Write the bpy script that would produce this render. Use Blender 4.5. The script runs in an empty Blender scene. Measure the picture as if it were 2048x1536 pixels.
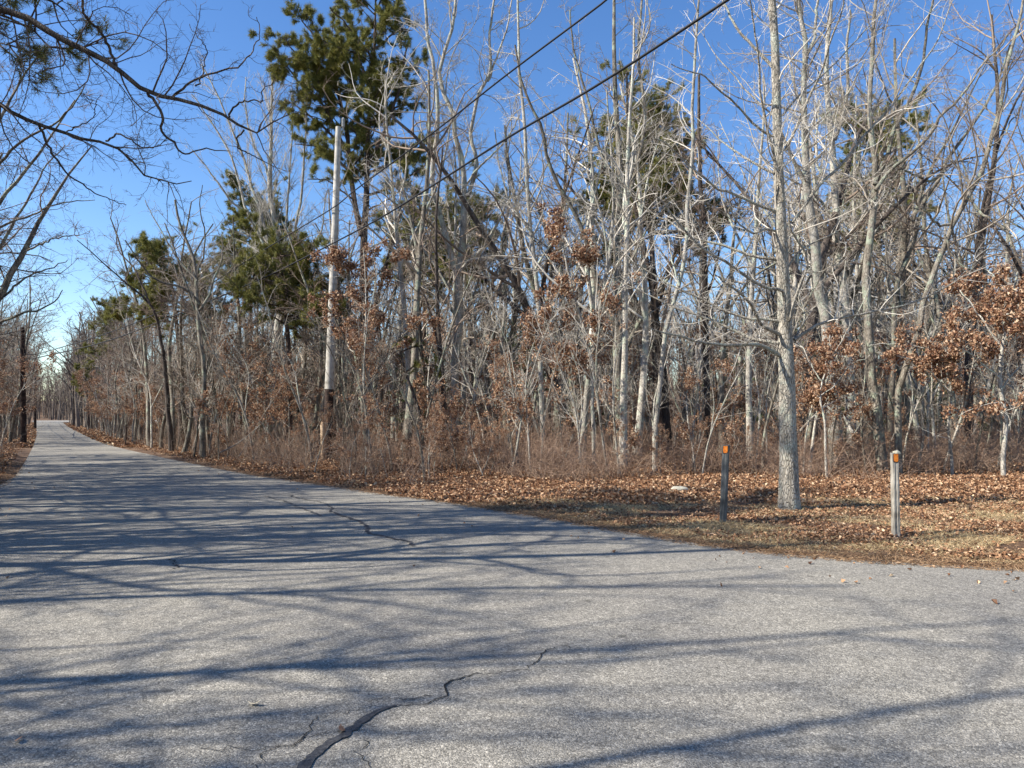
import bpy, math, random
import numpy as np
from mathutils import Vector, noise as mnoise

# ------------------------------------------------------------------ camera, sky, sun, exposure
sc = bpy.context.scene
col = sc.collection
FP = 1500.0
PITCH = math.atan2(60.0, FP)
EYE = 1.6
cam = bpy.data.cameras.new('camera'); cam_o = bpy.data.objects.new('camera', cam); col.objects.link(cam_o)
cam.sensor_width = 36; cam.lens = FP / 2048 * 36; cam.clip_start = 0.05; cam.clip_end = 5000
cam_o.location = (0, 0, EYE); cam_o.rotation_euler = (math.pi / 2 + PITCH, 0, 0)
sc.camera = cam_o

SUN_EL = 39.0
SUN_AZ = 257.0          # clockwise from +Y: the sun stands at the left, a little behind the camera
wd = bpy.data.worlds.new('World'); sc.world = wd; wd.use_nodes = True
nt = wd.node_tree; bg = nt.nodes['Background']
sky = nt.nodes.new('ShaderNodeTexSky'); sky.sky_type = 'NISHITA'; sky.sun_disc = False
sky.sun_elevation = math.radians(SUN_EL); sky.sun_rotation = math.radians(SUN_AZ)
sky.ozone_density = 2.0; sky.air_density = 1.0; sky.dust_density = 0.15
hs = nt.nodes.new('ShaderNodeHueSaturation'); hs.inputs['Saturation'].default_value = 1.25; hs.inputs['Hue'].default_value = 0.508
nt.links.new(sky.outputs[0], hs.inputs['Color']); nt.links.new(hs.outputs[0], bg.inputs[0])
bg.inputs[1].default_value = 0.105
sl = bpy.data.lights.new('sun', 'SUN'); sl.energy = 5.0; sl.angle = math.radians(0.55); sl.color = (1.0, 0.94, 0.84)
so = bpy.data.objects.new('sun', sl); col.objects.link(so)
a, e = math.radians(SUN_AZ), math.radians(SUN_EL)
SUNV = Vector((math.sin(a) * math.cos(e), math.cos(a) * math.cos(e), math.sin(e)))
so.rotation_euler = SUNV.to_track_quat('Z', 'Y').to_euler(); so.location = (-30, -10, 40)
sc.view_settings.view_transform = 'Standard'; sc.view_settings.look = 'None'
sc.view_settings.gamma = 1; sc.view_settings.exposure = 1.0
sc.cycles.max_bounces = 5; sc.cycles.diffuse_bounces = 3; sc.cycles.glossy_bounces = 2
sc.cycles.transparent_max_bounces = 8

# ------------------------------------------------------------------ helpers
def at(px, py, Y):
    """world point seen at photo pixel (px, py) standing Y metres ahead"""
    cx, cy = (px - 1024) / FP, (768 - py) / FP
    dy = math.cos(PITCH) - cy * math.sin(PITCH); dz = math.sin(PITCH) + cy * math.cos(PITCH)
    return np.array([cx * Y / dy, Y, EYE + dz * Y / dy])

def gp(px, py):
    cx, cy = (px - 1024) / FP, (768 - py) / FP
    dy = math.cos(PITCH) - cy * math.sin(PITCH); dz = math.sin(PITCH) + cy * math.cos(PITCH)
    Y = -EYE / dz * dy
    return np.array([cx * Y / dy, Y, 0.0])

def tag(o, label=None, cat=None, group=None, kind=None):
    for k, v in (('label', label), ('category', cat), ('group', group), ('kind', kind)):
        if v: o[k] = v
    return o

class MB:
    """collects vertices and same-sized faces, builds ONE mesh object"""
    def __init__(s): s.v = []; s.f = []; s.n = 0
    def add(s, v, f, m=0, smooth=True):
        v = np.asarray(v, float).reshape(-1, 3); f = np.asarray(f, int)
        if len(v) == 0 or len(f) == 0: return s
        s.v.append(v); s.f.append((f + s.n, m, smooth)); s.n += len(v); return s
    def mesh(s, name, mats):
        me = bpy.data.meshes.new(name)
        v = np.concatenate(s.v)
        loops = np.concatenate([f.ravel() for f, _, _ in s.f])
        tot = np.concatenate([np.full(len(f), f.shape[1]) for f, _, _ in s.f])
        mi = np.concatenate([np.full(len(f), m) for f, m, _ in s.f])
        sm = np.concatenate([np.full(len(f), b) for f, _, b in s.f])
        st = np.concatenate([[0], np.cumsum(tot)[:-1]])
        me.vertices.add(len(v)); me.vertices.foreach_set('co', v.ravel())
        me.loops.add(len(loops)); me.loops.foreach_set('vertex_index', loops)
        me.polygons.add(len(tot)); me.polygons.foreach_set('loop_start', st)
        me.polygons.foreach_set('loop_total', tot); me.polygons.foreach_set('material_index', mi)
        me.polygons.foreach_set('use_smooth', sm)
        for m in (mats if isinstance(mats, (list, tuple)) else [mats]): me.materials.append(m)
        me.update(calc_edges=True)
        return me
    def build(s, name, mats, parent=None, loc=None):
        o = bpy.data.objects.new(name, s.mesh(name, mats)); col.objects.link(o)
        if parent is not None: o.parent = parent
        if loc is not None: o.location = loc
        return o

def empty(name, loc=(0, 0, 0), rz=0.0, sc_=1.0):
    o = bpy.data.objects.new(name, None); col.objects.link(o)
    o.location = tuple(loc); o.rotation_euler = (0, 0, rz); o.scale = (sc_,) * 3
    o.empty_display_size = 0.3
    return o

def norm(v): return v / np.maximum(np.linalg.norm(v, axis=-1, keepdims=True), 1e-9)

def tubes(pts, rad, S):
    """pts (N,K,3), rad (N,K) -> verts, quads"""
    N, K, _ = pts.shape
    if N == 0: return np.zeros((0, 3)), np.zeros((0, 4), int)
    tan = np.empty_like(pts); tan[:, 1:-1] = pts[:, 2:] - pts[:, :-2]; tan[:, 0] = pts[:, 1] - pts[:, 0]; tan[:, -1] = pts[:, -1] - pts[:, -2]
    tan = norm(tan)
    m = norm(pts[:, -1] - pts[:, 0])
    ref = np.where(np.abs(m[:, 2:3]) < 0.8, np.array([[0, 0, 1.0]]), np.array([[1.0, 0, 0]]))
    ref = norm(np.cross(m, ref))[:, None, :]
    a = norm(ref - tan * (ref * tan).sum(-1, keepdims=True)); b = np.cross(tan, a)
    ang = np.arange(S) * 2 * math.pi / S
    c, s_ = np.cos(ang)[None, None, :, None], np.sin(ang)[None, None, :, None]
    v = pts[:, :, None, :] + rad[:, :, None, None] * (a[:, :, None, :] * c + b[:, :, None, :] * s_)
    i = np.arange(N)[:, None, None] * K * S; k = np.arange(K - 1)[None, :, None] * S; j = np.arange(S)[None, None, :]; j2 = (j + 1) % S
    f = np.stack([i + k + j, i + k + j2, i + k + S + j2, i + k + S + j], -1).reshape(-1, 4)
    return v.reshape(-1, 3), f

def grow(rng, P, D, L, R, K, wander, up, te=0.25, pw=1.0):
    N = len(P); d = D.copy(); p = P.copy(); pts = [p.copy()]
    step = (L / K)[:, None]; w = rng.normal(size=(N, 3)) * wander * 0.5
    for k in range(K):
        w = 0.6 * w + rng.normal(size=(N, 3)) * wander * 0.6
        d = norm(d + w + np.array([0, 0, up])); p = p + d * step; pts.append(p.copy())
    s = np.linspace(0, 1, K + 1)[None, :]
    return np.stack(pts, 1), R[:, None] * (1 - (1 - te) * s ** pw)

def spawn(rng, pts, rad, dens, t0, lenf, lmin, lmax, ang, K, wander, up, rmin, rk=0.014, tb=0.55, te=0.3, flat=0.0, t1=1.0):
    N, Kp, _ = pts.shape
    L = np.linalg.norm(np.diff(pts, axis=1), axis=2).sum(1)
    n = rng.poisson(dens * L * (t1 - t0)); n = np.maximum(n, 1)
    idx = np.repeat(np.arange(N), n); M = len(idx)
    t = t0 + (t1 - t0) * rng.random(M); f = t * (Kp - 1); i0 = np.minimum(f.astype(int), Kp - 2); u = (f - i0)[:, None]
    pos = pts[idx, i0] * (1 - u) + pts[idx, i0 + 1] * u
    tn = norm(pts[idx, i0 + 1] - pts[idx, i0]); r = rad[idx, i0] * (1 - u[:, 0]) + rad[idx, i0 + 1] * u[:, 0]
    q = rng.normal(size=(M, 3)); q[:, 2] *= (1 - flat); q = norm(q - tn * (q * tn).sum(-1, keepdims=True))
    an = np.radians(rng.uniform(ang[0], ang[1], M))[:, None]
    d = norm(tn * np.cos(an) + q * np.sin(an))
    ln = np.clip(lenf * L[idx] * (1 - tb * t) * rng.uniform(0.55, 1.25, M), lmin, lmax)
    R = np.maximum(np.minimum(r * 0.72, rk * ln), rmin)
    return grow(rng, pos, d, ln, R, K, wander, up, te)

def smooth_path(P, K):
    """Catmull-Rom through P (n,3) resampled to K points"""
    P = np.asarray(P, float)
    if len(P) == 2: P = np.array([P[0], (P[0] + P[1]) / 2, P[1]])
    Q = np.vstack([2 * P[0] - P[1], P, 2 * P[-1] - P[-2]])
    out = []
    for i in range(1, len(Q) - 2):
        for s in np.linspace(0, 1, 12, endpoint=False):
            a_, b_, c_, d_ = Q[i - 1], Q[i], Q[i + 1], Q[i + 2]
            out.append(0.5 * ((2 * b_) + (-a_ + c_) * s + (2 * a_ - 5 * b_ + 4 * c_ - d_) * s * s + (-a_ + 3 * b_ - 3 * c_ + d_) * s ** 3))
    out.append(P[-1]); out = np.array(out)
    d = np.concatenate([[0], np.cumsum(np.linalg.norm(np.diff(out, axis=0), axis=1))])
    t = np.linspace(0, d[-1], K)
    return np.stack([np.interp(t, d, out[:, i]) for i in range(3)], 1)

def leaf_tris(rng, C, size, flat=False):
    """folded, curled oak-ish leaves at centres C: 4 triangles each"""
    N = len(C); s = size * rng.uniform(0.6, 1.3, N)[:, None]
    if flat:
        yaw = rng.random(N) * 2 * math.pi; tilt = rng.normal(0, 0.45, N)
        u = np.stack([np.cos(yaw) * np.cos(tilt), np.sin(yaw) * np.cos(tilt), np.sin(tilt)], 1)
        nrm = norm(np.array([[0, 0, 1.0]]) + rng.normal(0, 0.45, (N, 3)))
        w = norm(np.cross(nrm, u)); nrm = np.cross(u, w)
    else:
        u = norm(rng.normal(size=(N, 3)) + np.array([0, 0, -0.7])); w = norm(np.cross(u, rng.normal(size=(N, 3)))); nrm = np.cross(u, w)
    fold = rng.uniform(0.05, 0.4, N)[:, None]; curl = rng.uniform(-0.3, 0.35, N)[:, None]
    base = C - u * s * 0.5; tip = C + u * s * 0.5 + nrm * s * curl
    c = C - nrm * s * 0.12
    l = C + w * s * 0.31 + nrm * s * fold + u * s * 0.08; r = C - w * s * 0.31 + nrm * s * fold + u * s * 0.08
    V = np.stack([base, l, tip, r, c], 1).reshape(-1, 3)
    o = (np.arange(N) * 5)[:, None, None]
    F = (np.array([[0, 1, 4], [1, 2, 4], [2, 3, 4], [3, 0, 4]])[None] + o).reshape(-1, 3)
    return V, F

def leaf_lobed(rng, C, size):
    """oak leaf lying on the ground with a lobed outline, 10-point fan"""
    N = len(C); s = size * rng.uniform(0.65, 1.25, N)
    a = np.array([0, .35, .62, .95, 1.25, 1.62, 2.0, 2.5, 3.14])
    out = [(0, 1.0), (.22, .62), (.42, .50), (.24, .30), (.50, .12), (.27, -.10), (.34, -.34), (.10, -.55), (.05, -.9), (-.10, -.55), (-.34, -.34), (-.27, -.10), (-.50, .12), (-.24, .30), (-.42, .50), (-.22, .62)]
    T = np.array([(0, 0)] + out) * 0.5
    yaw = rng.random(N) * 2 * math.pi
    u = np.stack([np.cos(yaw), np.sin(yaw), rng.normal(0, .32, N)], 1); u = norm(u)
    nrm = norm(np.array([[0, 0, 1.0]]) + rng.normal(0, .4, (N, 3))); w = norm(np.cross(nrm, u)); nrm = np.cross(u, w)
    cu = rng.uniform(-.2, 1.0, N); cv = rng.uniform(0, 1.2, N)
    X, Yv = T[:, 0][None], T[:, 1][None]
    Z = cu[:, None] * Yv ** 2 + cv[:, None] * X ** 2 - 0.03
    V = C[:, None, :] + s[:, None, None] * (w[:, None, :] * X[..., None] + u[:, None, :] * Yv[..., None] + nrm[:, None, :] * Z[..., None])
    n = len(out)
    F = np.array([[0, 1 + i, 1 + (i + 1) % n] for i in range(n)])[None] + (np.arange(N) * (n + 1))[:, None, None]
    return V.reshape(-1, 3), F.reshape(-1, 3)

# ------------------------------------------------------------------ materials
def mat(name, rough=0.85):
    m = bpy.data.materials.new(name); m.use_nodes = True
    n = m.node_tree.nodes; b = n['Principled BSDF']; b.inputs['Roughness'].default_value = rough
    b.inputs['Specular IOR Level'].default_value = 0.25
    return m, n, m.node_tree.links, b

def N_(n, t, **kw):
    x = n.new(t)
    for k, v in kw.items():
        if hasattr(x, k): setattr(x, k, v)
        else: x.inputs[k].default_value = v
    return x

def ramp(n, stops):
    r = n.new('ShaderNodeValToRGB'); el = r.color_ramp.elements
    while len(el) < len(stops): el.new(0.5)
    for e_, (p, c) in zip(el, stops): e_.position = p; e_.color = (*c, 1)
    return r

def bark(name, c0, c1, c2, sc_=9.0, zs=0.25, bump=0.6, objvar=0.35, lichen=None, vsc=4.0, deep=.45):
    m, n, L, b = mat(name, 0.9)
    tc = N_(n, 'ShaderNodeTexCoord'); mp = N_(n, 'ShaderNodeMapping'); mp.inputs['Scale'].default_value = (1, 1, zs)
    L.new(tc.outputs['Object'], mp.inputs[0])
    n1 = N_(n, 'ShaderNodeTexNoise', Scale=sc_, Detail=6.0, Roughness=0.65); L.new(mp.outputs[0], n1.inputs['Vector'])
    v1 = N_(n, 'ShaderNodeTexVoronoi', Scale=sc_ * vsc); v1.feature = 'DISTANCE_TO_EDGE'; L.new(mp.outputs[0], v1.inputs['Vector'])
    r = ramp(n, [(0.32, c0), (0.5, c1), (0.68, c2)]); L.new(n1.outputs[0], r.inputs[0])
    vr = ramp(n, [(0.0, (deep,) * 3), (0.16, (1,) * 3)]); L.new(v1.outputs['Distance'], vr.inputs[0])
    mx = N_(n, 'ShaderNodeMix'); mx.data_type = 'RGBA'; mx.blend_type = 'MULTIPLY'; mx.inputs[0].default_value = 0.8
    L.new(r.outputs[0], mx.inputs[6]); L.new(vr.outputs[0], mx.inputs[7]); out = mx.outputs[2]
    if lichen:
        n2 = N_(n, 'ShaderNodeTexNoise', Scale=2.3, Detail=5.0, Roughness=0.7); L.new(tc.outputs['Object'], n2.inputs['Vector'])
        lr = ramp(n, [(0.52, (0,) * 3), (0.6, (1,) * 3)]); L.new(n2.outputs[0], lr.inputs[0])
        m2 = N_(n, 'ShaderNodeMix'); m2.data_type = 'RGBA'; L.new(lr.outputs[0], m2.inputs[0]); L.new(out, m2.inputs[6]); m2.inputs[7].default_value = (*lichen, 1); out = m2.outputs[2]
    oi = N_(n, 'ShaderNodeObjectInfo'); mr = N_(n, 'ShaderNodeMapRange'); mr.inputs['To Min'].default_value = 1 - objvar; mr.inputs['To Max'].default_value = 1 + objvar * 0.6
    L.new(oi.outputs['Random'], mr.inputs[0])
    m3 = N_(n, 'ShaderNodeVectorMath'); m3.operation = 'SCALE'; L.new(out, m3.inputs[0]); L.new(mr.outputs[0], m3.inputs['Scale'])
    L.new(m3.outputs[0], b.inputs['Base Color'])
    if bump:
        bp = N_(n, 'ShaderNodeBump', Strength=bump, Distance=0.03); ad = N_(n, 'ShaderNodeMath'); ad.operation = 'ADD'
        L.new(vr.outputs[0], ad.inputs[0]); L.new(n1.outputs[0], ad.inputs[1]); L.new(ad.outputs[0], bp.inputs['Height']); L.new(bp.outputs[0], b.inputs['Normal'])
    return m

def twig_mat(name, c0, c1, objvar=0.3):
    m, n, L, b = mat(name, 0.9)
    g = N_(n, 'ShaderNodeNewGeometry'); r = ramp(n, [(0, c0), (1, c1)]); L.new(g.outputs['Random Per Island'], r.inputs[0])
    oi = N_(n, 'ShaderNodeObjectInfo'); mr = N_(n, 'ShaderNodeMapRange'); mr.inputs['To Min'].default_value = 1 - objvar; mr.inputs['To Max'].default_value = 1 + objvar
    L.new(oi.outputs['Random'], mr.inputs[0]); m3 = N_(n, 'ShaderNodeVectorMath'); m3.operation = 'SCALE'
    L.new(r.outputs[0], m3.inputs[0]); L.new(mr.outputs[0], m3.inputs['Scale']); L.new(m3.outputs[0], b.inputs['Base Color'])
    return m

def leaf_mat(name, stops, trans=0.25, rough=0.7):
    m, n, L, b = mat(name, rough)
    g = N_(n, 'ShaderNodeNewGeometry'); r = ramp(n, stops); L.new(g.outputs['Random Per Island'], r.inputs[0])
    L.new(r.outputs[0], b.inputs['Base Color'])
    t = N_(n, 'ShaderNodeBsdfTranslucent'); L.new(r.outputs[0], t.inputs[0]); mx = N_(n, 'ShaderNodeMixShader'); mx.inputs[0].default_value = trans
    L.new(b.outputs[0], mx.inputs[1]); L.new(t.outputs[0], mx.inputs[2]); L.new(mx.outputs[0], n['Material Output'].inputs[0])
    return m

M = {}
M['pale'] = bark('pale_bark', (.20, .18, .15), (.45, .41, .35), (.64, .60, .53), 7, .35, .6, .3, lichen=(.42, .45, .36))
M['grey'] = bark('grey_bark', (.09, .077, .062), (.225, .195, .155), (.41, .365, .30), 8, .25, .7, .35, lichen=(.30, .33, .25))
M['dark'] = bark('dark_bark', (.04, .032, .028), (.10, .08, .068), (.19, .155, .13), 8, .22, .8, .3)
M['furrow'] = bark('furrowed_bark', (.19, .17, .14), (.39, .35, .29), (.54, .49, .41), 13, .30, 1.0, .0, lichen=(.40, .40, .33), vsc=2.6, deep=.48)
M['pine'] = bark('pine_bark', (.05, .037, .030), (.12, .088, .070), (.22, .17, .14), 8, .3, .8, .2)
M['twig_pale'] = twig_mat('pale_twig', (.28, .25, .21), (.62, .575, .50))
M['twig_grey'] = twig_mat('grey_twig', (.15, .125, .10), (.46, .40, .325))
M['twig_brown'] = twig_mat('brown_twig', (.12, .088, .068), (.34, .26, .20))
M['twig_dark'] = twig_mat('dark_twig', (.045, .034, .03), (.11, .085, .07))
M['twig_far'] = twig_mat('far_twig', (.07, .052, .042), (.24, .195, .155))
M['bramble'] = twig_mat('bramble_stem', (.13, .075, .052), (.42, .30, .215), 0)
M['bramble_grey'] = twig_mat('grey_bramble_stem', (.12, .09, .07), (.34, .27, .21), 0)
M['oakleaf'] = leaf_mat('dead_oak_leaf', [(0, (.12, .055, .035)), (.3, (.25, .125, .072)), (.7, (.41, .25, .15)), (1, (.64, .47, .32))])
M['litter'] = leaf_mat('fallen_leaf', [(0, (.09, .045, .026)), (.3, (.24, .118, .06)), (.7, (.42, .245, .135)), (.93, (.56, .38, .235)), (1, (.70, .54, .36))], .1)
M['needle'] = leaf_mat('pine_needle', [(0, (.06, .075, .022)), (.5, (.17, .175, .04)), (.85, (.31, .29, .075)), (1, (.42, .34, .14))], .2)
M['cedar'] = leaf_mat('evergreen_leaf', [(0, (.03, .05, .018)), (.6, (.07, .105, .03)), (1, (.15, .17, .05))], .15)
M['grass'] = leaf_mat('dry_grass', [(0, (.20, .13, .07)), (.5, (.46, .34, .18)), (1, (.70, .57, .34))], .2)
M['straw'] = leaf_mat('pine_straw', [(0, (.10, .055, .03)), (.6, (.27, .16, .085)), (1, (.45, .31, .18))], .1)

# ------------------------------------------------------------------ ground and road
R_EDGE_PX = [(2600, 1172), (2300, 1157), (2048, 1142), (1870, 1133), (1700, 1123), (1550, 1110), (1400, 1092), (1250, 1067), (1100, 1041), (980, 1021), (850, 1001), (740, 987), (620, 969), (500, 951), (400, 931), (320, 915), (258, 901), (211, 889), (187, 880), (150, 862), (134, 852), (124, 845)]
L_EDGE_PX = [(14, 967), (35, 948), (56, 913), (66, 894), (73, 872), (73, 858), (70, 848), (64, 841)]
RE = np.array([gp(*p)[:2] for p in R_EDGE_PX])
LE = np.array([gp(*p)[:2] for p in L_EDGE_PX])
LE = np.vstack([[[30, -14], [4, -9], [-3, -3], [-5.6, 3], [-7.4, 8.5]], LE])
RE = np.vstack([[[60, 3.5]], RE])
# far end: the road bends away to the right
RE = np.vstack([RE, [[RE[-1, 0] + 6, RE[-1, 1] + 28], [RE[-1, 0] + 60, RE[-1, 1] + 45]]])
LE = np.vstack([LE, [[LE[-1, 0] + 25, LE[-1, 1] + 25], [LE[-1, 0] + 110, LE[-1, 1] + 45]]])

def densify(P, n):
    d = np.concatenate([[0], np.cumsum(np.linalg.norm(np.diff(P, axis=0), axis=1))]); t = np.linspace(0, 1, n) ** 1.0 * d[-1]
    return np.stack([np.interp(t, d, P[:, 0]), np.interp(t, d, P[:, 1])], 1)

def seg_dist(X, Y, P):
    best = np.full(X.shape, 1e9)
    for (x0, y0), (x1, y1) in zip(P[:-1], P[1:]):
        dx, dy = x1 - x0, y1 - y0; t = np.clip(((X - x0) * dx + (Y - y0) * dy) / (dx * dx + dy * dy + 1e-9), 0, 1)
        best = np.minimum(best, np.hypot(X - x0 - t * dx, Y - y0 - t * dy))
    return best

ROADPOLY = np.vstack([RE, LE[::-1]])
def in_poly(X, Y, P):
    r = np.zeros(X.shape, bool); n = len(P); j = n - 1
    for i in range(n):
        xi, yi = P[i]; xj, yj = P[j]
        c = ((yi > Y) != (yj > Y)) & (X < (xj - xi) * (Y - yi) / (yj - yi + 1e-12) + xi); r ^= c; j = i
    return r

def signed(X, Y):
    """distance from the road edge, positive off the road"""
    X = np.asarray(X, float); Y = np.asarray(Y, float)
    d = np.minimum(seg_dist(X, Y, RE), seg_dist(X, Y, LE))
    return np.where(in_poly(X, Y, ROADPOLY), -d, d)

def wob(X, Y):
    return (np.sin(X * 1.3 + 1.7 * np.sin(Y * .7)) * np.cos(Y * 1.1 + np.sin(X * .9)) * .5 + np.sin(X * 3.1 + Y * 2.3) * .2 + np.sin(X * .23 + 1) * np.cos(Y * .19) * .9)

def ground_h(X, Y):
    s = signed(X, Y)
    k = np.clip((s + 0.05) / 0.5, 0, 1); k = k * k * (3 - 2 * k)
    k2 = np.clip((s - 0.5) / 6, 0, 1)
    far = np.clip((s - 25) / 90, 0, 1); far = far * far * (3 - 2 * far) * np.clip(Y / 60, 0, 1)  # far ground rise, added to cover the bright horizon behind the trunks
    return 6.5 * far - 0.05 * (1 - k) + k * (0.012 + 0.02 * wob(X * 1.3, Y * 1.3)) + k2 * (0.06 + 0.07 * wob(X * .8, Y * .8))

nx, ny = 420, 420
ux = np.linspace(-1, 1, nx); uy = np.linspace(-0.32, 1, ny)
gx = np.sinh(ux * 6.2) / math.sinh(6.2) * 1500; gy = 12 + np.sinh(uy * 6.2) / math.sinh(6.2) * 1900
GX, GY = np.meshgrid(gx, gy)
# refine near the verge by blending in a linear part
GX = np.where(np.abs(ux)[None, :] < 0.62, np.interp(ux, [-.62, .62], [np.sinh(-.62 * 6.2) / math.sinh(6.2) * 1500, np.sinh(.62 * 6.2) / math.sinh(6.2) * 1500])[None, :] * .35 + GX * .65, GX)
GX = np.sort(GX, axis=1)
GZ = ground_h(GX, GY)
idx = np.arange(nx * ny).reshape(ny, nx)
F = np.stack([idx[:-1, :-1], idx[:-1, 1:], idx[1:, 1:], idx[1:, :-1]], -1).reshape(-1, 4)

m, n, L, b = mat('forest_soil', 0.95)
tc = N_(n, 'ShaderNodeTexCoord')
n1 = N_(n, 'ShaderNodeTexNoise', Scale=0.9, Detail=8.0, Roughness=0.7); L.new(tc.outputs['Object'], n1.inputs['Vector'])
n2 = N_(n, 'ShaderNodeTexNoise', Scale=26.0, Detail=6.0, Roughness=0.75); L.new(tc.outputs['Object'], n2.inputs['Vector'])
r1 = ramp(n, [(.35, (.075, .045, .028)), (.5, (.155, .092, .055)), (.65, (.22, .155, .10))]); L.new(n1.outputs[0], r1.inputs[0])
r2 = ramp(n, [(.3, (.45,) * 3), (.5, (.9,) * 3), (.72, (1.5,) * 3)]); L.new(n2.outputs[0], r2.inputs[0])
mx = N_(n, 'ShaderNodeMix'); mx.data_type = 'RGBA'; mx.blend_type = 'MULTIPLY'; mx.inputs[0].default_value = 1
L.new(r1.outputs[0], mx.inputs[6]); L.new(r2.outputs[0], mx.inputs[7]); L.new(mx.outputs[2], b.inputs['Base Color'])
bp = N_(n, 'ShaderNodeBump', Strength=0.7, Distance=0.05); L.new(n2.outputs[0], bp.inputs['Height']); L.new(bp.outputs[0], b.inputs['Normal'])
M['soil'] = m
ground = MB().add(np.stack([GX, GY, GZ], -1), F).build('ground', M['soil'])
tag(ground, 'brown forest soil under the leaves beside the road', None, None, 'structure')

# asphalt
m, n, L, b = mat('asphalt', 0.85)
tc = N_(n, 'ShaderNodeTexCoord')
vo = N_(n, 'ShaderNodeTexVoronoi', Scale=120.0); L.new(tc.outputs['Object'], vo.inputs['Vector'])
vo2 = N_(n, 'ShaderNodeTexVoronoi', Scale=45.0); L.new(tc.outputs['Object'], vo2.inputs['Vector'])
sep = N_(n, 'ShaderNodeSeparateColor'); L.new(vo.outputs['Color'], sep.inputs[0])
sep2 = N_(n, 'ShaderNodeSeparateColor'); L.new(vo2.outputs['Color'], sep2.inputs[0])
ra = ramp(n, [(0, (.12, .112, .095)), (.45, (.222, .207, .178)), (.8, (.285, .266, .228)), (1, (.43, .40, .335))]); L.new(sep.outputs[0], ra.inputs[0])
ra2 = ramp(n, [(0, (.75,) * 3), (.3, (.95,) * 3), (.85, (1.06,) * 3), (1, (1.3,) * 3)]); L.new(sep2.outputs[1], ra2.inputs[0])
ml = N_(n, 'ShaderNodeMix'); ml.data_type = 'RGBA'; ml.blend_type = 'MULTIPLY'; ml.inputs[0].default_value = 1; L.new(ra.outputs[0], ml.inputs[6]); L.new(ra2.outputs[0], ml.inputs[7])
nz = N_(n, 'ShaderNodeTexNoise', Scale=0.55, Detail=5.0, Roughness=0.6); L.new(tc.outputs['Object'], nz.inputs['Vector'])
rz = ramp(n, [(.3, (.84, .84, .86)), (.7, (1.12, 1.11, 1.08))]); L.new(nz.outputs[0], rz.inputs[0])
ml2 = N_(n, 'ShaderNodeMix'); ml2.data_type = 'RGBA'; ml2.blend_type = 'MULTIPLY'; ml2.inputs[0].default_value = 1; L.new(ml.outputs[2], ml2.inputs[6]); L.new(rz.outputs[0], ml2.inputs[7])
nzm = N_(n, 'ShaderNodeTexNoise', Scale=9.0, Detail=4.0, Roughness=0.6); L.new(tc.outputs['Object'], nzm.inputs['Vector'])
rzm = ramp(n, [(.3, (.86,) * 3), (.7, (1.12,) * 3)]); L.new(nzm.outputs[0], rzm.inputs[0])
ml3 = N_(n, 'ShaderNodeMix'); ml3.data_type = 'RGBA'; ml3.blend_type = 'MULTIPLY'; ml3.inputs[0].default_value = 1; L.new(ml2.outputs[2], ml3.inputs[6]); L.new(rzm.outputs[0], ml3.inputs[7])
# sparse dark oil or tar spots
vs = N_(n, 'ShaderNodeTexVoronoi', Scale=1.7); L.new(tc.outputs['Object'], vs.inputs['Vector'])
rs = ramp(n, [(.035, (.45,) * 3), (.075, (1,) * 3)]); L.new(vs.outputs['Distance'], rs.inputs[0])
ml4 = N_(n, 'ShaderNodeMix'); ml4.data_type = 'RGBA'; ml4.blend_type = 'MULTIPLY'; ml4.inputs[0].default_value = .8; L.new(ml3.outputs[2], ml4.inputs[6]); L.new(rs.outputs[0], ml4.inputs[7])
L.new(ml4.outputs[2], b.inputs['Base Color'])
bp = N_(n, 'ShaderNodeBump', Strength=0.55, Distance=0.006); L.new(vo.outputs['Distance'], bp.inputs['Height']); bp.invert = True; L.new(bp.outputs[0], b.inputs['Normal'])
M['asphalt'] = m
# road surface: strips between the two edges
rng = np.random.default_rng(5)
edgeR = densify(RE, 900); edgeL = densify(LE, 900)
jr = np.cumsum(rng.normal(0, .012, 900)); jr -= np.linspace(0, jr[-1], 900); jr = np.clip(jr, -.12, .12) + rng.normal(0, .012, 900)
tR = norm(np.gradient(edgeR, axis=0)); edgeR = edgeR + np.stack([-tR[:, 1], tR[:, 0]], 1) * jr[:, None]
import mathutils.geometry as mg
rp = np.vstack([edgeR, edgeL[::-12][:]])
# triangulate the outline
tri = mg.tessellate_polygon([[Vector((x, y, 0)) for x, y in rp]])
road = MB().add(np.c_[rp, np.zeros(len(rp))], np.array(tri), 0, False).build('road', M['asphalt'])
tag(road, 'weathered grey asphalt road with branch shadows and cracks', None, None, 'structure')

def strip(path, w, z, rng, jag=0.3, k=None):
    """ragged ribbon on the road along a path of ground points; returns verts, quads"""
    P = np.asarray(path)[:, :2]; L_ = np.linalg.norm(np.diff(P, axis=0), axis=1).sum()
    K = k or int(max(12, L_ / 0.03)); S = smooth_path(np.c_[P, np.zeros(len(P))], K)[:, :2]
    t = norm(np.gradient(S, axis=0)); nn = np.stack([-t[:, 1], t[:, 0]], 1)
    off = np.cumsum(rng.normal(0, 1, K)); off -= np.linspace(off[0], off[-1], K); off *= jag * .02
    off += rng.normal(0, jag * .012, K)
    S = S + nn * off[:, None]
    ww = np.interp(np.linspace(0, 1, K), np.linspace(0, 1, len(w)), w) * rng.uniform(.75, 1.25, K)
    A = S + nn * ww[:, None] * .5; B = S - nn * ww[:, None] * .5
    V = np.empty((K * 2, 3)); V[0::2, :2] = A; V[1::2, :2] = B; V[:, 2] = z
    i = np.arange(K - 1) * 2
    return V, np.stack([i, i + 1, i + 3, i + 2], 1)

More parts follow.
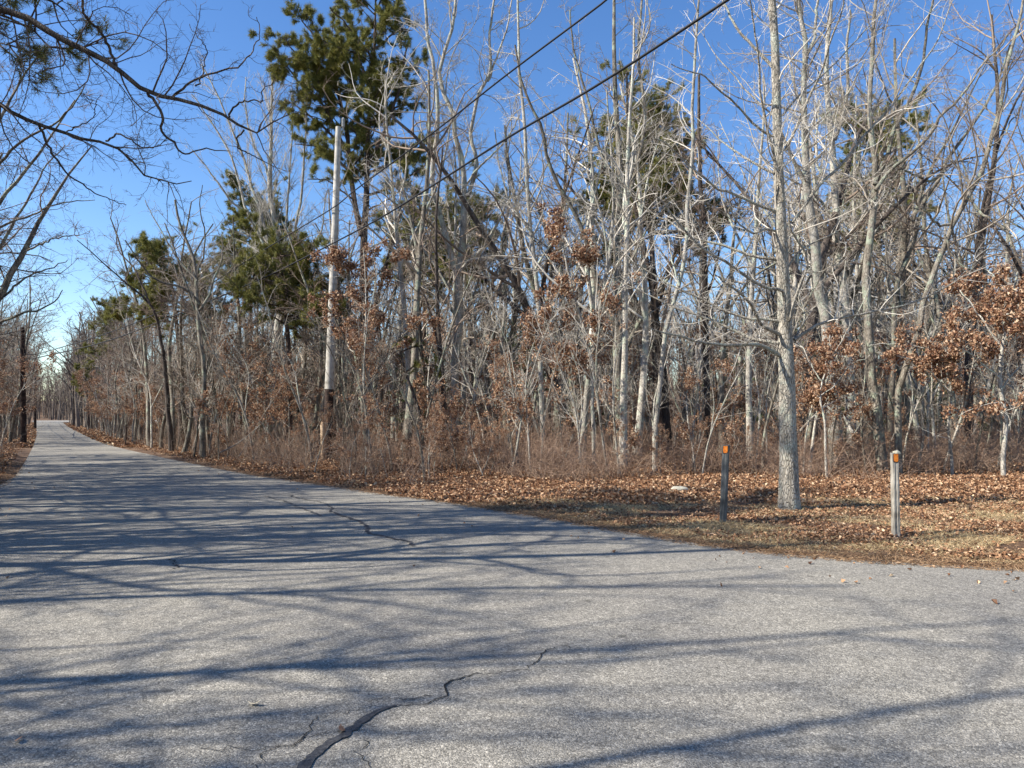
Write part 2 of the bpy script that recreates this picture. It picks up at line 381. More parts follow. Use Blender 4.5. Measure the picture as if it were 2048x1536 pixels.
m, n, L, b = mat('crack_shadow', 0.95); b.inputs['Base Color'].default_value = (.022, .021, .02, 1); M['crack'] = m
m, n, L, b = mat('tar', 0.55); b.inputs['Specular IOR Level'].default_value = .4
tc = N_(n, 'ShaderNodeTexCoord'); q = N_(n, 'ShaderNodeTexNoise', Scale=60.0, Detail=4.0); L.new(tc.outputs['Object'], q.inputs['Vector'])
r_ = ramp(n, [(.35, (.028, .028, .03)), (.7, (.075, .074, .073))]); L.new(q.outputs[0], r_.inputs[0]); L.new(r_.outputs[0], b.inputs['Base Color'])
bp = N_(n, 'ShaderNodeBump', Strength=.5, Distance=.01); L.new(q.outputs[0], bp.inputs['Height']); L.new(bp.outputs[0], b.inputs['Normal']); M['tar'] = m

def px2g(l): return [gp(*p) for p in l]
seal = MB().add(*strip(px2g([(585, 1560), (620, 1520), (660, 1480), (705, 1452), (750, 1427), (800, 1411)]), [.05, .055, .045, .055, .04, .012], .0065, rng, .25)).build('tar_seal', M['tar'], road)
cracks = [([(800, 1411), (835, 1405), (862, 1394), (885, 1375), (900, 1362), (930, 1352), (975, 1347), (1030, 1337), (1068, 1322), (1090, 1302), (1115, 1293), (1140, 1297)], [.008, .01, .018, .016, .009, .007, .009, .012, .008, .004]),
          ([(862, 1392), (820, 1393), (760, 1396), (700, 1408), (630, 1428), (580, 1455), (548, 1472), (500, 1483), (440, 1492), (400, 1500)], [.010, .006, .006, .007, .006, .009, .007, .004, .004]),
          ([(655, 1468), (620, 1478), (575, 1495), (540, 1505), (510, 1530), (495, 1545)], [.007, .005, .005, .006, .006]),
          ([(1260, 1262), (1300, 1258), (1340, 1256), (1390, 1252), (1430, 1252)], [.005, .007, .004, .005]),
          ([(730, 1480), (728, 1510), (722, 1545)], [.004, .005, .004]),
          ([(340, 1118), (352, 1128), (344, 1140)], [.02, .02, .02])]
for p, w in cracks:
    MB().add(*strip(px2g(p), [max(v * .8, .005) for v in w], .005, rng, .9)).build('crack', M['crack'], road)
seals = [([(580, 990), (592, 998), (625, 1010), (640, 1024), (680, 1042), (715, 1062), (770, 1077), (805, 1083), (828, 1093)], [.03, .035, .02, .03, .05, .05, .05, .045, .05]),
         ([(530, 992), (570, 1005), (610, 1018), (640, 1032)], [.03, .03, .03]),
         ([(116, 846), (121, 853), (132, 862), (150, 872), (175, 884)], [.07, .07, .06, .05]),
         ([(96, 848), (104, 858), (118, 870), (128, 880)], [.07, .06, .05]),
         ([(150, 863), (146, 870), (152, 877), (170, 883)], [.07, .07, .05])]
for p, w in seals:
    MB().add(*strip(px2g(p), w, .0065, rng, .6 if p[0][0] > 300 else .1)).build('tar_seal', M['tar'], road)

# ------------------------------------------------------------------ tree building
def crown_levels(rng, stems, srad, spec, clean=None):
    """grow branch levels from stems; returns list of (pts, rad, sides); clean = bare share of the trunk"""
    out = []; cur = [(stems, srad)]
    if clean is not None:
        (dens, t0, lenf, lmin, lmax, ang, K, wander, up, rmin, rk, S) = spec[0]; spec = spec[1:]
        c0 = spawn(rng, stems[:1], srad[:1], dens, clean, lenf, lmin, lmax, ang, K, wander, up, rmin, rk)
        cur = [c0]; out.append((c0[0], c0[1], S))
        if len(stems) > 1:
            c1 = spawn(rng, stems[1:], srad[1:], dens, t0, lenf, lmin, lmax, ang, K, wander, up, rmin, rk); cur.append(c1); out.append((c1[0], c1[1], S))
    for (dens, t0, lenf, lmin, lmax, ang, K, wander, up, rmin, rk, S) in spec:
        nxt = []
        for p, r in cur:
            c = spawn(rng, p, r, dens, t0, lenf, lmin, lmax, ang, K, wander, up, rmin, rk)
            nxt.append(c); out.append((c[0], c[1], S))
        cur = nxt
    return out, cur

def crown_mb(levels):
    mb = MB()
    for p, r, S in levels: mb.add(*tubes(p, r, S))
    return mb

#            dens   t0   lenf  lmin lmax  ang       K wander up   rmin   rk    sides
SPEC = {
 'forest': [(1.7, .30, .34, .8, 4.5, (28, 65), 7, .18, .06, .012, .011, 5),
            (3.2, .15, .42, .35, 1.9, (28, 68), 5, .26, .03, .0065, .010, 3),
            (7.5, .12, .45, .18, .9, (25, 68), 3, .30, .02, .0046, .009, 3),
            (6.0, .15, .5, .10, .4, (25, 65), 2, .28, .02, .0040, .009, 3)],
 'oak':    [(1.5, .25, .42, 1.0, 5.2, (35, 78), 8, .26, .04, .016, .013, 5),
            (2.9, .12, .46, .4, 2.4, (30, 75), 6, .32, .03, .0075, .011, 4),
            (5.4, .10, .45, .2, 1.0, (30, 75), 4, .38, .03, .0048, .010, 3),
            (6.0, .15, .5, .10, .4, (30, 70), 2, .32, .03, .0040, .010, 3)],
 'sapling':[(3.6, .18, .30, .3, 1.6, (28, 62), 5, .20, .08, .006, .009, 3),
            (5.5, .12, .42, .15, .7, (28, 62), 3, .26, .04, .0042, .009, 3),
            (6.0, .2, .5, .08, .3, (25, 60), 2, .24, .02, .0034, .009, 3)],
 'simple': [(1.2, .35, .34, .9, 4.0, (28, 60), 4, .18, .06, .018, .012, 3),
            (2.6, .15, .42, .4, 1.6, (28, 65), 3, .24, .03, .012, .010, 3),
            (3.2, .15, .45, .25, .8, (25, 65), 2, .25, .02, .009, .010, 3)],
}

def stem_set(rng, H, R, kind):
    """trunk plus forks; (N,K,3),(N,K)"""
    K = 14
    P = np.zeros((1, 3)); P[0, 2] = -0.15
    lean = rng.normal(0, .06, 3); lean[2] = 1
    w = {'forest': .055, 'oak': .085, 'sapling': .08, 'simple': .05}[kind]
    t, tr = grow(rng, P, norm(lean[None]), np.array([H]), np.array([R]), K, w, .03, .22, .9)
    sets = [t]; rs = [tr]
    nf = {'forest': rng.integers(1, 3), 'oak': rng.integers(2, 4), 'sapling': rng.integers(0, 2), 'simple': 1}[kind]
    for _ in range(nf):
        i = int(rng.integers(4, 9)); az = rng.random() * 6.28
        a_ = math.radians(rng.uniform(14, 32)); d = np.array([[math.cos(az) * math.sin(a_), math.sin(az) * math.sin(a_), math.cos(a_)]])
        f, fr = grow(rng, t[:, i], d, np.array([H * (1 - i / K) * rng.uniform(.75, 1.0)]), np.array([tr[0, i] * .74]), K, w * 1.4, .035, .2, .9)
        sets.append(f); rs.append(fr)
    return np.concatenate(sets), np.concatenate(rs)

def flare(rad, h=0.35):
    r = rad.copy(); r[:, 0] *= 1 + h; r[:, 1] *= 1 + h * .12
    return r

def proto_tree(seed, H, R, kind, leaves=0, leaf_size=.11, fine=True):
    rng = np.random.default_rng(seed); st, sr = stem_set(rng, H, R, kind)
    spec = SPEC[kind] if fine else SPEC[kind][:-1]
    lv, tips = crown_levels(rng, st, sr, spec)
    sr2 = sr.copy(); sr2[0] = flare(sr[:1])[0]
    tm = MB().add(*tubes(st, sr2, 9 if kind != 'simple' else 6)); cm = crown_mb(lv)
    lm = None
    if leaves:
        lm = leaf_mb(rng, lv, leaves, leaf_size)
    return tm, cm, lm

def leaf_mb(rng, lv, leaves, leaf_size, zlo=None, zhi=None):
    p = np.concatenate([x[0].reshape(-1, 3) for x in lv[-2:]])
    if zlo is not None: p = p[(p[:, 2] > zlo) & (p[:, 2] < zhi)]
    # leaves hang on in clumps: keep tips near random clump centres
    C = p[rng.integers(0, len(p), max(14, leaves // 9))]
    pick = p[rng.integers(0, len(p), leaves * 5)]
    d = np.min(np.linalg.norm(pick[:, None, :] - C[None, :, :], axis=2), axis=1)
    pick = pick[np.argsort(d + rng.random(len(d)) * 1.3)[:leaves]]
    pick = pick + rng.normal(0, .07, pick.shape)
    return MB().add(*leaf_tris(rng, pick, leaf_size), smooth=False)

def needle_tufts(rng, pos, d, n, ln, w, spread=.8):
    """bottle-brush tufts of flat needles"""
    N = len(pos); idx = np.repeat(np.arange(N), n); Mn = len(idx)
    back = rng.random(Mn)[:, None] * ln * 1.1
    p = pos[idx] - d[idx] * back
    q = rng.normal(size=(Mn, 3)); q = norm(q - d[idx] * (q * d[idx]).sum(-1, keepdims=True))
    k = norm(d[idx] * rng.uniform(.35, 1.1, Mn)[:, None] + q * spread); l_ = ln * rng.uniform(.7, 1.15, Mn)[:, None]
    s = norm(np.cross(k, rng.normal(size=(Mn, 3)))) * w
    V = np.stack([p - s, p + s, p + k * l_], 1).reshape(-1, 3)
    return V, np.arange(Mn * 3).reshape(-1, 3)

def tips_of(p):
    d = norm(p[:, -1] - p[:, -2]); return p[:, -1], d

PINE = [(1.55, .42, .34, .9, 4.2, (48, 80), 8, .16, .035, .018, .014, 5),
        (2.6, .30, .40, .35, 1.6, (30, 62), 5, .22, .05, .009, .011, 3),
        (3.6, .35, .45, .18, .7, (25, 60), 3, .22, .07, .006, .010, 3)]

def pine_parts(rng, st, sr, spec, n=16, ln=.13, w=.006, every=1, tubes_s=9):
    lv, tips = crown_levels(rng, st, sr, spec)
    tm = MB().add(*tubes(st, flare(sr, .25), tubes_s)); cm = crown_mb(lv)
    nm = MB()
    for p, r, S in lv[-2:]:
        a_, d_ = tips_of(p); nm.add(*needle_tufts(rng, a_, d_, n, ln, w), smooth=False)
        m_ = p[:, p.shape[1] // 2]; dd = norm(p[:, p.shape[1] // 2] - p[:, p.shape[1] // 2 - 1])
        if S == 3 and p is lv[-1][0]: nm.add(*needle_tufts(rng, m_, dd, max(4, n // 2), ln, w), smooth=False)
    return tm, cm, nm

def copy_tree(o):
    c = o.copy(); col.objects.link(c)
    for ch in PARTS.get(o.name, []):
        d = ch.copy(); col.objects.link(d); d.parent = c
    return c
PARTS = {}
USED = set()

def make_proto(name, parts):
    """parts: list of (part name, MB, material)"""
    r = empty(name); PARTS[r.name] = [mb.build(pn, mt, r) for pn, mb, mt in parts if mb is not None]
    return r

def place(proto, x, y, rz, s, label, cat, group=None, tilt=0.0):
    if proto.name not in USED: o = proto; USED.add(proto.name)
    else: o = copy_tree(proto)
    o.location = (x, y, float(ground_h(np.array([x]), np.array([y]))[0]))
    o.rotation_euler = (tilt * math.cos(rz * 3), tilt * math.sin(rz * 5), rz); o.scale = (s, s, s)
    for k in ('group', 'label', 'category'):
        if k in o: del o[k]
    tag(o, label, cat, group)
    return o

# ------------------------------------------------------------------ hand-drawn trees of the photograph
def hero(name, label, cat, D, stems, spec, tm='pale', cm='twig_pale', seed=1, leaves=0, S=12, group=None, K=18, pine=None, wob_=.02, nfine=None, zleaf=None, lsize=.11, clean=.36):
    """stems: (pixel polyline, width px at start, width px at end, depth drift at the end [, start depth drift])"""
    rng = np.random.default_rng(seed)
    st = []; sr = []
    for q in stems:
        pts, w0, w1, dd = q[:4]; d0 = q[4] if len(q) > 4 else 0.0
        n_ = len(pts)
        P = np.array([at(px, py, D + d0 + (dd - d0) * (i / (n_ - 1)) ** 1.2) for i, (px, py) in enumerate(pts)])
        P = smooth_path(P, K); nz_ = np.cumsum(rng.normal(0, wob_, P.shape), axis=0); nz_ -= np.linspace(0, 1, K)[:, None] * nz_[-1]
        P = P + nz_
        ww = np.interp(np.linspace(0, 1, K), np.linspace(0, 1, len(w0)), w0) if isinstance(w0, (list, tuple)) else np.linspace(w0, w1, K)
        st.append(P); sr.append(ww * 0.5 / FP * D)
    base = st[0][0].copy()
    gz = float(ground_h(np.array([base[0]]), np.array([base[1]]))[0])
    org = np.array([base[0], base[1], gz])
    st = np.array(st) - org; sr = np.array(sr)
    st[0, 0, 2] = -0.1
    root = empty(name, org); tag(root, label, cat, group)
    sr2 = sr.copy(); sr2[0, 0] *= 1.10; sr2[0, 1] *= 1.01
    MB().add(*tubes(st[:1], sr2[:1], S + 8)).build('trunk', M[tm], root)
    if pine:
        lv, _ = crown_levels(rng, st, sr, spec, .55)
        mb = crown_mb(lv)
        for i in range(1, len(st)):
            MB().add(*tubes(st[i:i + 1], sr[i:i + 1], S)).build('limb', M['pine'], root)
        mb.build('branches', M['pine'], root)
        nm = MB()
        for p, r, S_ in lv[-2:]:
            for a_, d_ in (tips_of(p), (p[:, -2], norm(p[:, -2] - p[:, -3])), (p[:, 1], norm(p[:, 1] - p[:, 0]))):
                if pine.get('zmin') is not None:
                    kq = a_[:, 2] > pine['zmin']; a_, d_ = a_[kq], d_[kq]
                nm.add(*needle_tufts(rng, a_, d_, pine.get('n', 22), pine.get('ln', .14), pine.get('w', .007)), smooth=False)
        nm.build('needles', M['needle'], root)
    else:
        lv, _ = crown_levels(rng, st, sr, spec, clean)
        for i in range(1, len(st)):
            MB().add(*tubes(st[i:i + 1], sr[i:i + 1], S)).build('limb', M[tm], root)
        crown_mb(lv).build('crown', M[cm], root)
        if leaves:
            leaf_mb(rng, lv, leaves, lsize, *(zleaf or (None, None))).build('dead_leaves', M['oakleaf'], root)
    return root

HS = {  # secondary branching for the hand-drawn trees
 'main': [(4.6, .10, .32, .35, 1.8, (35, 72), 7, .18, .06, .0048, .008, 4),
          (7.0, .10, .44, .14, .75, (30, 68), 5, .26, .05, .0032, .008, 3),
          (8.0, .15, .5, .08, .32, (25, 62), 3, .26, .04, .0026, .008, 3)],
 'near': [(6.2, .25, .26, .25, 1.3, (35, 75), 7, .34, .0, .004, .009, 4),
          (10.0, .08, .48, .12, .6, (35, 78), 5, .42, .03, .0026, .008, 3),
          (14.0, .15, .5, .05, .22, (30, 75), 2, .34, .03, .0022, .008, 3)],
 'mid':  [(2.7, .20, .26, .6, 3.2, (28, 70), 7, .24, .05, .010, .010, 5),
          (4.4, .12, .42, .3, 1.5, (28, 70), 5, .30, .03, .0062, .010, 3),
          (8.5, .12, .45, .15, .80, (25, 68), 3, .32, .02, .0046, .009, 3),
          (8.5, .15, .5, .08, .40, (25, 65), 2, .30, .02, .0040, .009, 3)],
 'fan':  [(4.2, .18, .22, .5, 2.8, (14, 38), 7, .12, .07, .007, .008, 4),
          (4.6, .12, .40, .3, 1.3, (18, 42), 5, .16, .05, .0050, .008, 3),
          (8.5, .12, .45, .15, .65, (20, 45), 3, .18, .03, .0046, .008, 3)],
 'thin': [(3.6, .20, .22, .4, 1.9, (30, 70), 6, .26, .05, .006, .009, 4),
          (5.8, .12, .42, .2, .95, (30, 68), 4, .32, .03, .0046, .009, 3),
          (7.0, .2, .45, .1, .42, (28, 60), 2, .28, .02, .0038, .009, 3)],
 'pine': [(4.0, .12, .42, .8, 3.2, (35, 70), 7, .20, .06, .014, .013, 5),
          (5.0, .20, .45, .35, 1.5, (30, 65), 5, .24, .07, .008, .011, 3),
          (6.5, .20, .45, .18, .7, (25, 62), 3, .24, .08, .005, .010, 3)],
}

MT = [([(1579, 1022), (1578, 950), (1577, 850), (1575, 760), (1573, 680), (1572, 600), (1568, 500), (1563, 400), (1560, 300), (1556, 200), (1552, 100), (1545, 0), (1540, -120), (1534, -260)], [42, 36, 33, 30, 27, 24.5, 22, 20, 18, 17, 15, 12, 8, 4], 0, 0.0),
 ([(1560, 711), (1521, 691), (1495, 688), (1456, 691), (1404, 686), (1365, 674), (1326, 664), (1296, 655)], 11, 3, -1.2),
 ([(1558, 688), (1526, 683), (1506, 679), (1467, 660), (1435, 644), (1404, 631), (1360, 618), (1300, 591), (1235, 560)], 9, 2, .8),
 ([(1560, 670), (1521, 649), (1508, 626), (1495, 603), (1467, 577), (1448, 563), (1430, 550)], 10, 3, -1.4),
 ([(1563, 644), (1534, 639), (1493, 636), (1446, 621), (1412, 603), (1368, 584), (1334, 566), (1300, 544), (1215, 492)], 8, 2, .4),
 ([(1566, 644), (1568, 610), (1563, 579), (1534, 577), (1503, 561), (1461, 532), (1415, 506), (1373, 465), (1352, 441), (1329, 410), (1313, 394)], 9, 4, -1.0, -.15),
 ([(1555, 519), (1503, 513), (1461, 495), (1404, 480), (1368, 465), (1339, 441), (1300, 423), (1215, 330), (1200, 300)], 8, 2, .9),
 ([(1550, 462), (1534, 457), (1508, 463), (1480, 440), (1454, 399), (1451, 371)], 6, 2, -.8),
 ([(1555, 423), (1508, 405), (1469, 384), (1441, 376), (1415, 357), (1362, 312), (1334, 286), (1308, 277)], 8, 3, -1.0),
 ([(1547, 346), (1498, 323), (1461, 297), (1430, 273), (1389, 232)], 7, 2, .8),
 ([(1550, 273), (1529, 260), (1498, 232), (1467, 200), (1435, 174), (1412, 151), (1386, 146), (1342, 128)], 7, 2, -.7),
 ([(1547, 135), (1529, 117), (1498, 86), (1472, 57), (1454, 21), (1443, -5), (1430, -70)], 9, 3, .5),
 ([(1571, 302), (1597, 250), (1625, 182), (1646, 130), (1659, 86), (1683, 26), (1692, -20)], 8, 3, -1.0),
 ([(1566, 229), (1599, 193), (1651, 148), (1690, 109), (1750, 39), (1790, -5)], 5.5, 2, .9),
 ([(1579, 642), (1589, 603), (1602, 558), (1612, 530), (1607, 506), (1589, 478), (1579, 454), (1577, 402)], 8, 3.5, -.9, -.1),
 ([(1589, 681), (1612, 665), (1639, 649), (1675, 639), (1717, 631), (1750, 623), (1802, 613), (1860, 593), (1909, 564), (1965, 512)], 8.5, 2, .6),
 ([(1612, 544), (1646, 543), (1675, 524), (1698, 506)], 4, 1.5, -.9, -.5),
 ([(1584, 446), (1612, 407), (1639, 371), (1662, 350), (1691, 325), (1727, 276), (1757, 241), (1797, 189), (1845, 124), (1878, 75), (1904, 0)], 9, 2.5, .8),
 ([(1568, 400), (1551, 312), (1534, 247), (1524, 195), (1519, 130), (1508, 52), (1500, 0)], 8, 3, -1.2, -.1),
 ([(1549, 90), (1545, 78), (1538, 34), (1537, 0), (1530, -60)], 6, 3, .6),
 ([(1560, 560), (1600, 500), (1660, 470), (1720, 430), (1770, 400)], 5, 1.5, 1.0),
 ([(1574, 700), (1610, 640), (1600, 590), (1625, 540)], 5, 1.5, 1.2),
 ([(1572, 480), (1620, 440), (1700, 400), (1740, 360)], 4.5, 1.5, -1.0),
 ([(1556, 240), (1500, 190), (1440, 120), (1400, 60)], 5, 1.5, 1.0)]
MT = MT[:1] + [(q[0], q[1] * .8, q[2] * .8) + tuple(q[3:]) for q in MT[1:]]
hero('bare_tree', 'tall straight grey barked bare tree on the verge between the two short posts', 'tree', 12.5, MT, HS['main'], 'furrow', 'twig_pale', 11, S=10, K=26, wob_=.006)

TW = [([(908, 911), (910, 822), (910, 736), (915, 685), (919, 634), (919, 583), (919, 548), (926, 513), (929, 444), (932, 393), (931, 342), (924, 308), (910, 267), (907, 222), (890, 188), (879, 154), (885, 110), (896, 85), (907, 34), (912, -30)], [19, 16, 17, 14, 11, 9, 7, 5], 0, .3),
 ([(919, 560), (907, 520), (903, 506), (886, 437), (869, 383), (867, 325), (876, 256), (876, 188), (869, 137), (855, 68), (852, 0), (848, -60)], 12, 5, -.8),
 ([(934, 392), (951, 342), (951, 301), (941, 273), (948, 222), (958, 181), (978, 144), (982, 68), (989, 0), (992, -40)], 9, 4, .8),
 ([(919, 548), (934, 524), (955, 506), (975, 487), (1000, 440), (1030, 380)], 9, 3, -1.0),
 ([(975, 164), (1006, 85), (1019, 34), (1026, -10)], 5, 2.5, .4, .7),
 ([(868, 350), (862, 338), (845, 284), (840, 230)], 5, 2, .4),
 ([(915, 640), (880, 590), (862, 575), (845, 560)], 8, 3, -1.0),
 ([(932, 370), (960, 330), (1000, 290), (1040, 230)], 5, 2, -1.2)]
hero('bare_tree', 'pale forked bare tree with two white stems right of the big pine', 'tree', 27, TW, HS['mid'], 'pale', 'twig_pale', 12, K=22, wob_=.02, S=9)

FAN = [([(545, 895), (543, 820), (545, 760), (552, 700), (558, 640), (560, 580), (556, 520), (547, 444), (537, 376), (543, 273), (543, 205), (547, 137)], [26, 22, 17, 13, 9, 6, 3], 0, .5),
 ([(560, 600), (530, 500), (489, 427), (458, 400), (420, 350), (385, 300)], 8, 2, -1),
 ([(558, 580), (535, 480), (499, 427), (478, 342), (444, 273), (410, 222), (383, 188)], 8, 2, -.5),
 ([(558, 570), (530, 450), (513, 410), (485, 325), (455, 239), (427, 171), (403, 130)], 8, 2, .6),
 ([(558, 560), (548, 450), (540, 410), (533, 342), (506, 290), (495, 239), (492, 154)], 8, 2, 1.0),
 ([(560, 600), (585, 500), (595, 451), (605, 376), (608, 308), (612, 239), (615, 180)], 8, 2, -.8),
 ([(560, 620), (570, 500), (575, 400), (580, 300), (585, 200)], 7, 2, .4),
 ([(560, 640), (600, 540), (640, 460), (655, 380)], 7, 2, .6),
 ([(547, 818), (523, 794), (478, 780), (455, 757), (427, 740), (396, 716), (386, 692), (366, 671)], 12, 4, -2.5),
 ([(540, 800), (519, 764), (478, 733), (441, 692), (417, 658), (400, 627)], 8, 3, -1.5)]
hero('bare_tree', 'whitish bare tree with a fan of upright stems left of the utility pole', 'tree', 32, FAN, HS['fan'], 'pale', 'twig_pale', 13, K=18, wob_=.03, S=8)

T400 = [([(407, 880), (410, 788), (407, 719), (400, 651), (396, 600), (395, 548), (385, 500), (360, 450), (350, 400)], [10, 9, 7, 4], 0, .4),
 ([(398, 606), (369, 579), (318, 565), (280, 530), (250, 480)], 5, 2, -1.5),
 ([(399, 620), (420, 582), (441, 521), (445, 470)], 5, 2, .8),
 ([(395, 560), (345, 500), (310, 440), (290, 400)], 4, 1.5, .5), ([(395, 548), (410, 480), (400, 410), (405, 370)], 4, 1.5, -.5)]
hero('bare_tree', 'slim bare tree in front of the pines left of the fan shaped tree', 'tree', 27, T400, HS['thin'], 'grey', 'twig_grey', 14, K=16, S=8)
TL = [([(345, 885), (335, 780), (325, 700), (307, 617), (260, 572), (219, 538), (195, 511), (154, 480)], [10, 8, 6, 3, 1.5], 0, -2), ([(300, 610), (270, 540), (240, 500), (235, 440)], 4, 1.5, 0, -1)]
hero('bare_tree', 'dark bare tree with a long limb leaning left over the road under the sky', 'tree', 31, TL, HS['mid'], 'dark', 'twig_brown', 15, K=16, S=8)

R1 = [([(1675, 890), (1667, 808), (1662, 743), (1655, 645), (1645, 597), (1637, 515), (1628, 430), (1615, 352), (1610, 260), (1607, 182), (1612, 104), (1605, 65), (1594, 10), (1590, -60)], [28, 23, 20, 17, 13, 10, 7], 0, .5), ([(1612, 104), (1628, 60), (1632, 0), (1640, -60)], 7, 4, .4, .4), ([(1665, 780), (1680, 745), (1690, 715)], 9, 5, -.6), ([(1610, 260), (1650, 230), (1700, 170), (1730, 120)], 5, 2, -1)]
hero('bare_tree', 'thick mottled bare trunk just right of the tall verge tree, leaning log at its foot', 'tree', 21.5, R1, HS['mid'], 'pale', 'twig_grey', 16, K=20, S=9)
R2 = [([(1703, 885), (1700, 800), (1698, 727), (1698, 662), (1691, 580), (1678, 515), (1672, 450), (1670, 391), (1666, 309), (1663, 261), (1656, 195), (1655, 100), (1662, 0), (1664, -60)], [20, 17, 16, 13, 9, 6], 0, .2), ([(1668, 280), (1684, 228), (1692, 179), (1690, 100), (1700, 20)], 8, 4, -.5), ([(1670, 380), (1640, 330), (1632, 270), (1640, 200)], 6, 3, .7)]
hero('bare_tree', 'mossy pale bare trunk forked in a Y high up, second right of the verge tree', 'tree', 23.5, R2, HS['mid'], 'pale', 'twig_pale', 17, K=20, S=9)
R3 = [([(1764, 860), (1758, 825), (1747, 759), (1738, 678), (1734, 597), (1732, 548), (1740, 499), (1746, 440), (1750, 391), (1752, 350), (1748, 309), (1744, 261), (1744, 195), (1744, 147), (1748, 81), (1752, 0), (1755, -50)], [20, 17, 15, 13, 10, 8, 5], 0, .3),
 ([(1750, 380), (1775, 345), (1790, 332), (1826, 303), (1858, 270), (1878, 235), (1911, 202), (1943, 166), (1963, 130), (1995, 98), (2015, 68)], 8, 2.5, -1.0),
 ([(1751, 370), (1777, 309), (1787, 261), (1813, 212), (1832, 163), (1852, 98), (1858, 49), (1872, -30)], 9, 4, .8), ([(1746, 400), (1730, 340), (1722, 280)], 5, 2, -.7)]
hero('bare_tree', 'grey bare tree with curving limbs sweeping up right above the second post', 'tree', 20, R3, HS['mid'], 'grey', 'twig_grey', 18, K=20, S=9)
R4 = [([(1797, 870), (1799, 841), (1799, 776), (1815, 727), (1834, 671), (1843, 597), (1854, 570), (1867, 531), (1887, 483), (1901, 440), (1927, 401), (1943, 368), (1963, 335), (1976, 293), (1989, 244), (2005, 189), (2011, 147), (2025, 91), (2038, 49), (2044, 0), (2050, -50)], [13, 12, 10, 9, 7, 4], 0, .6),
 ([(1901, 450), (1885, 446), (1858, 423), (1839, 407), (1827, 384)], 6, 2.5, -.8), ([(1935, 395), (1965, 430), (1995, 450), (2030, 480)], 6, 2, -.8), ([(1890, 470), (1910, 520), (1990, 560), (2060, 590)], 4, 1.5, -.6), ([(1976, 293), (2010, 270), (2050, 200)], 4, 2, .5)]
hero('bare_tree', 'grey bare tree leaning right in a long curve towards the right edge', 'tree', 19, R4, HS['mid'], 'grey', 'twig_grey', 19, K=24, S=9)
R5 = [([(1778, 880), (1785, 780), (1790, 680), (1792, 597), (1802, 531), (1825, 472), (1832, 440), (1852, 391), (1878, 352), (1898, 313), (1927, 270), (1959, 228), (1985, 189), (2002, 147), (2020, 90)], [12, 10, 8, 6, 3], 0, .4), ([(1878, 352), (1858, 365), (1832, 352), (1790, 340), (1770, 350)], 6, 2.5, -.6)]
hero('bare_tree', 'slender dark grey bare tree bending right behind the curving grey tree', 'tree', 23, R5, HS['mid'], 'grey', 'twig_brown', 20, K=20, S=8)
C1 = [([(1236, 912), (1236, 850), (1236, 800), (1235, 730), (1240, 640), (1237, 560), (1238, 450), (1240, 350), (1236, 280), (1232, 200), (1230, 100), (1228, 0), (1226, -60)], [22, 20, 17, 14, 11, 8, 5], 0, .2),
 ([(1239, 655), (1205, 600), (1185, 530), (1160, 450), (1130, 400), (1105, 350), (1090, 300), (1080, 250), (1045, 170), (1030, 90)], 12, 3.5, -1.0),
 ([(1239, 440), (1275, 330), (1290, 220), (1275, 100), (1282, 0), (1285, -50)], 8, 4, .8), ([(1238, 560), (1270, 500), (1300, 440), (1350, 400)], 6, 2, -.6), ([(1238, 380), (1200, 300), (1180, 220), (1150, 120), (1140, 20)], 7, 3, .6)]
hero('bare_tree', 'stout crooked oak trunk in the middle of the wood with a limb arching left', 'tree', 24, C1, HS['mid'], 'grey', 'twig_grey', 21, K=20, S=9)
C2 = [([(1092, 898), (1085, 800), (1082, 700), (1075, 560), (1067, 480), (1060, 380), (1052, 250), (1040, 150), (1038, 30), (1035, -40)], [11, 9, 8, 6, 4], 0, .2), ([(1067, 480), (1020, 400), (1000, 330), (990, 260)], 5, 2, .6), ([(1072, 540), (1110, 470), (1140, 380)], 5, 2, -.4)]
hero('bare_tree', 'narrow pale spotted bare tree halfway between the forked tree and the stout oak', 'tree', 25.5, C2, HS['mid'], 'pale', 'twig_pale', 22, K=16, S=8)
C3 = [([(1308, 920), (1318, 800), (1322, 740), (1334, 644), (1357, 571), (1373, 493), (1375, 420), (1390, 300), (1385, 200), (1395, 80), (1400, -30)], [10, 9, 7, 4], 0, .2), ([(1357, 571), (1340, 500), (1330, 430)], 4, 2, .5)]
hero('bare_tree', 'thin whitish bare tree bending right left of the first dark post', 'tree', 20, C3, HS['thin'], 'pale', 'twig_pale', 23, K=16, S=8)
C4 = [([(1413, 885), (1412, 750), (1410, 600), (1408, 450), (1402, 350), (1400, 250), (1398, 150)], [14, 12, 9, 5], 0, .2), ([(1410, 600), (1440, 500), (1450, 400)], 6, 2, .6)]
hero('bare_tree', 'blackish straight trunk standing behind the first dark post', 'tree', 29, C4, HS['mid'], 'dark', 'twig_brown', 24, K=14, S=8)
C5 = [([(1026, 890), (1010, 780), (1000, 690), (1010, 600), (1000, 500), (1020, 400), (1010, 300)], [9, 8, 6, 3], 0, .2)]
hero('bare_tree', 'wavy thin grey tree standing close right of the forked pale tree', 'tree', 27, C5, HS['mid'], 'grey', 'twig_grey', 25, K=14, S=7)

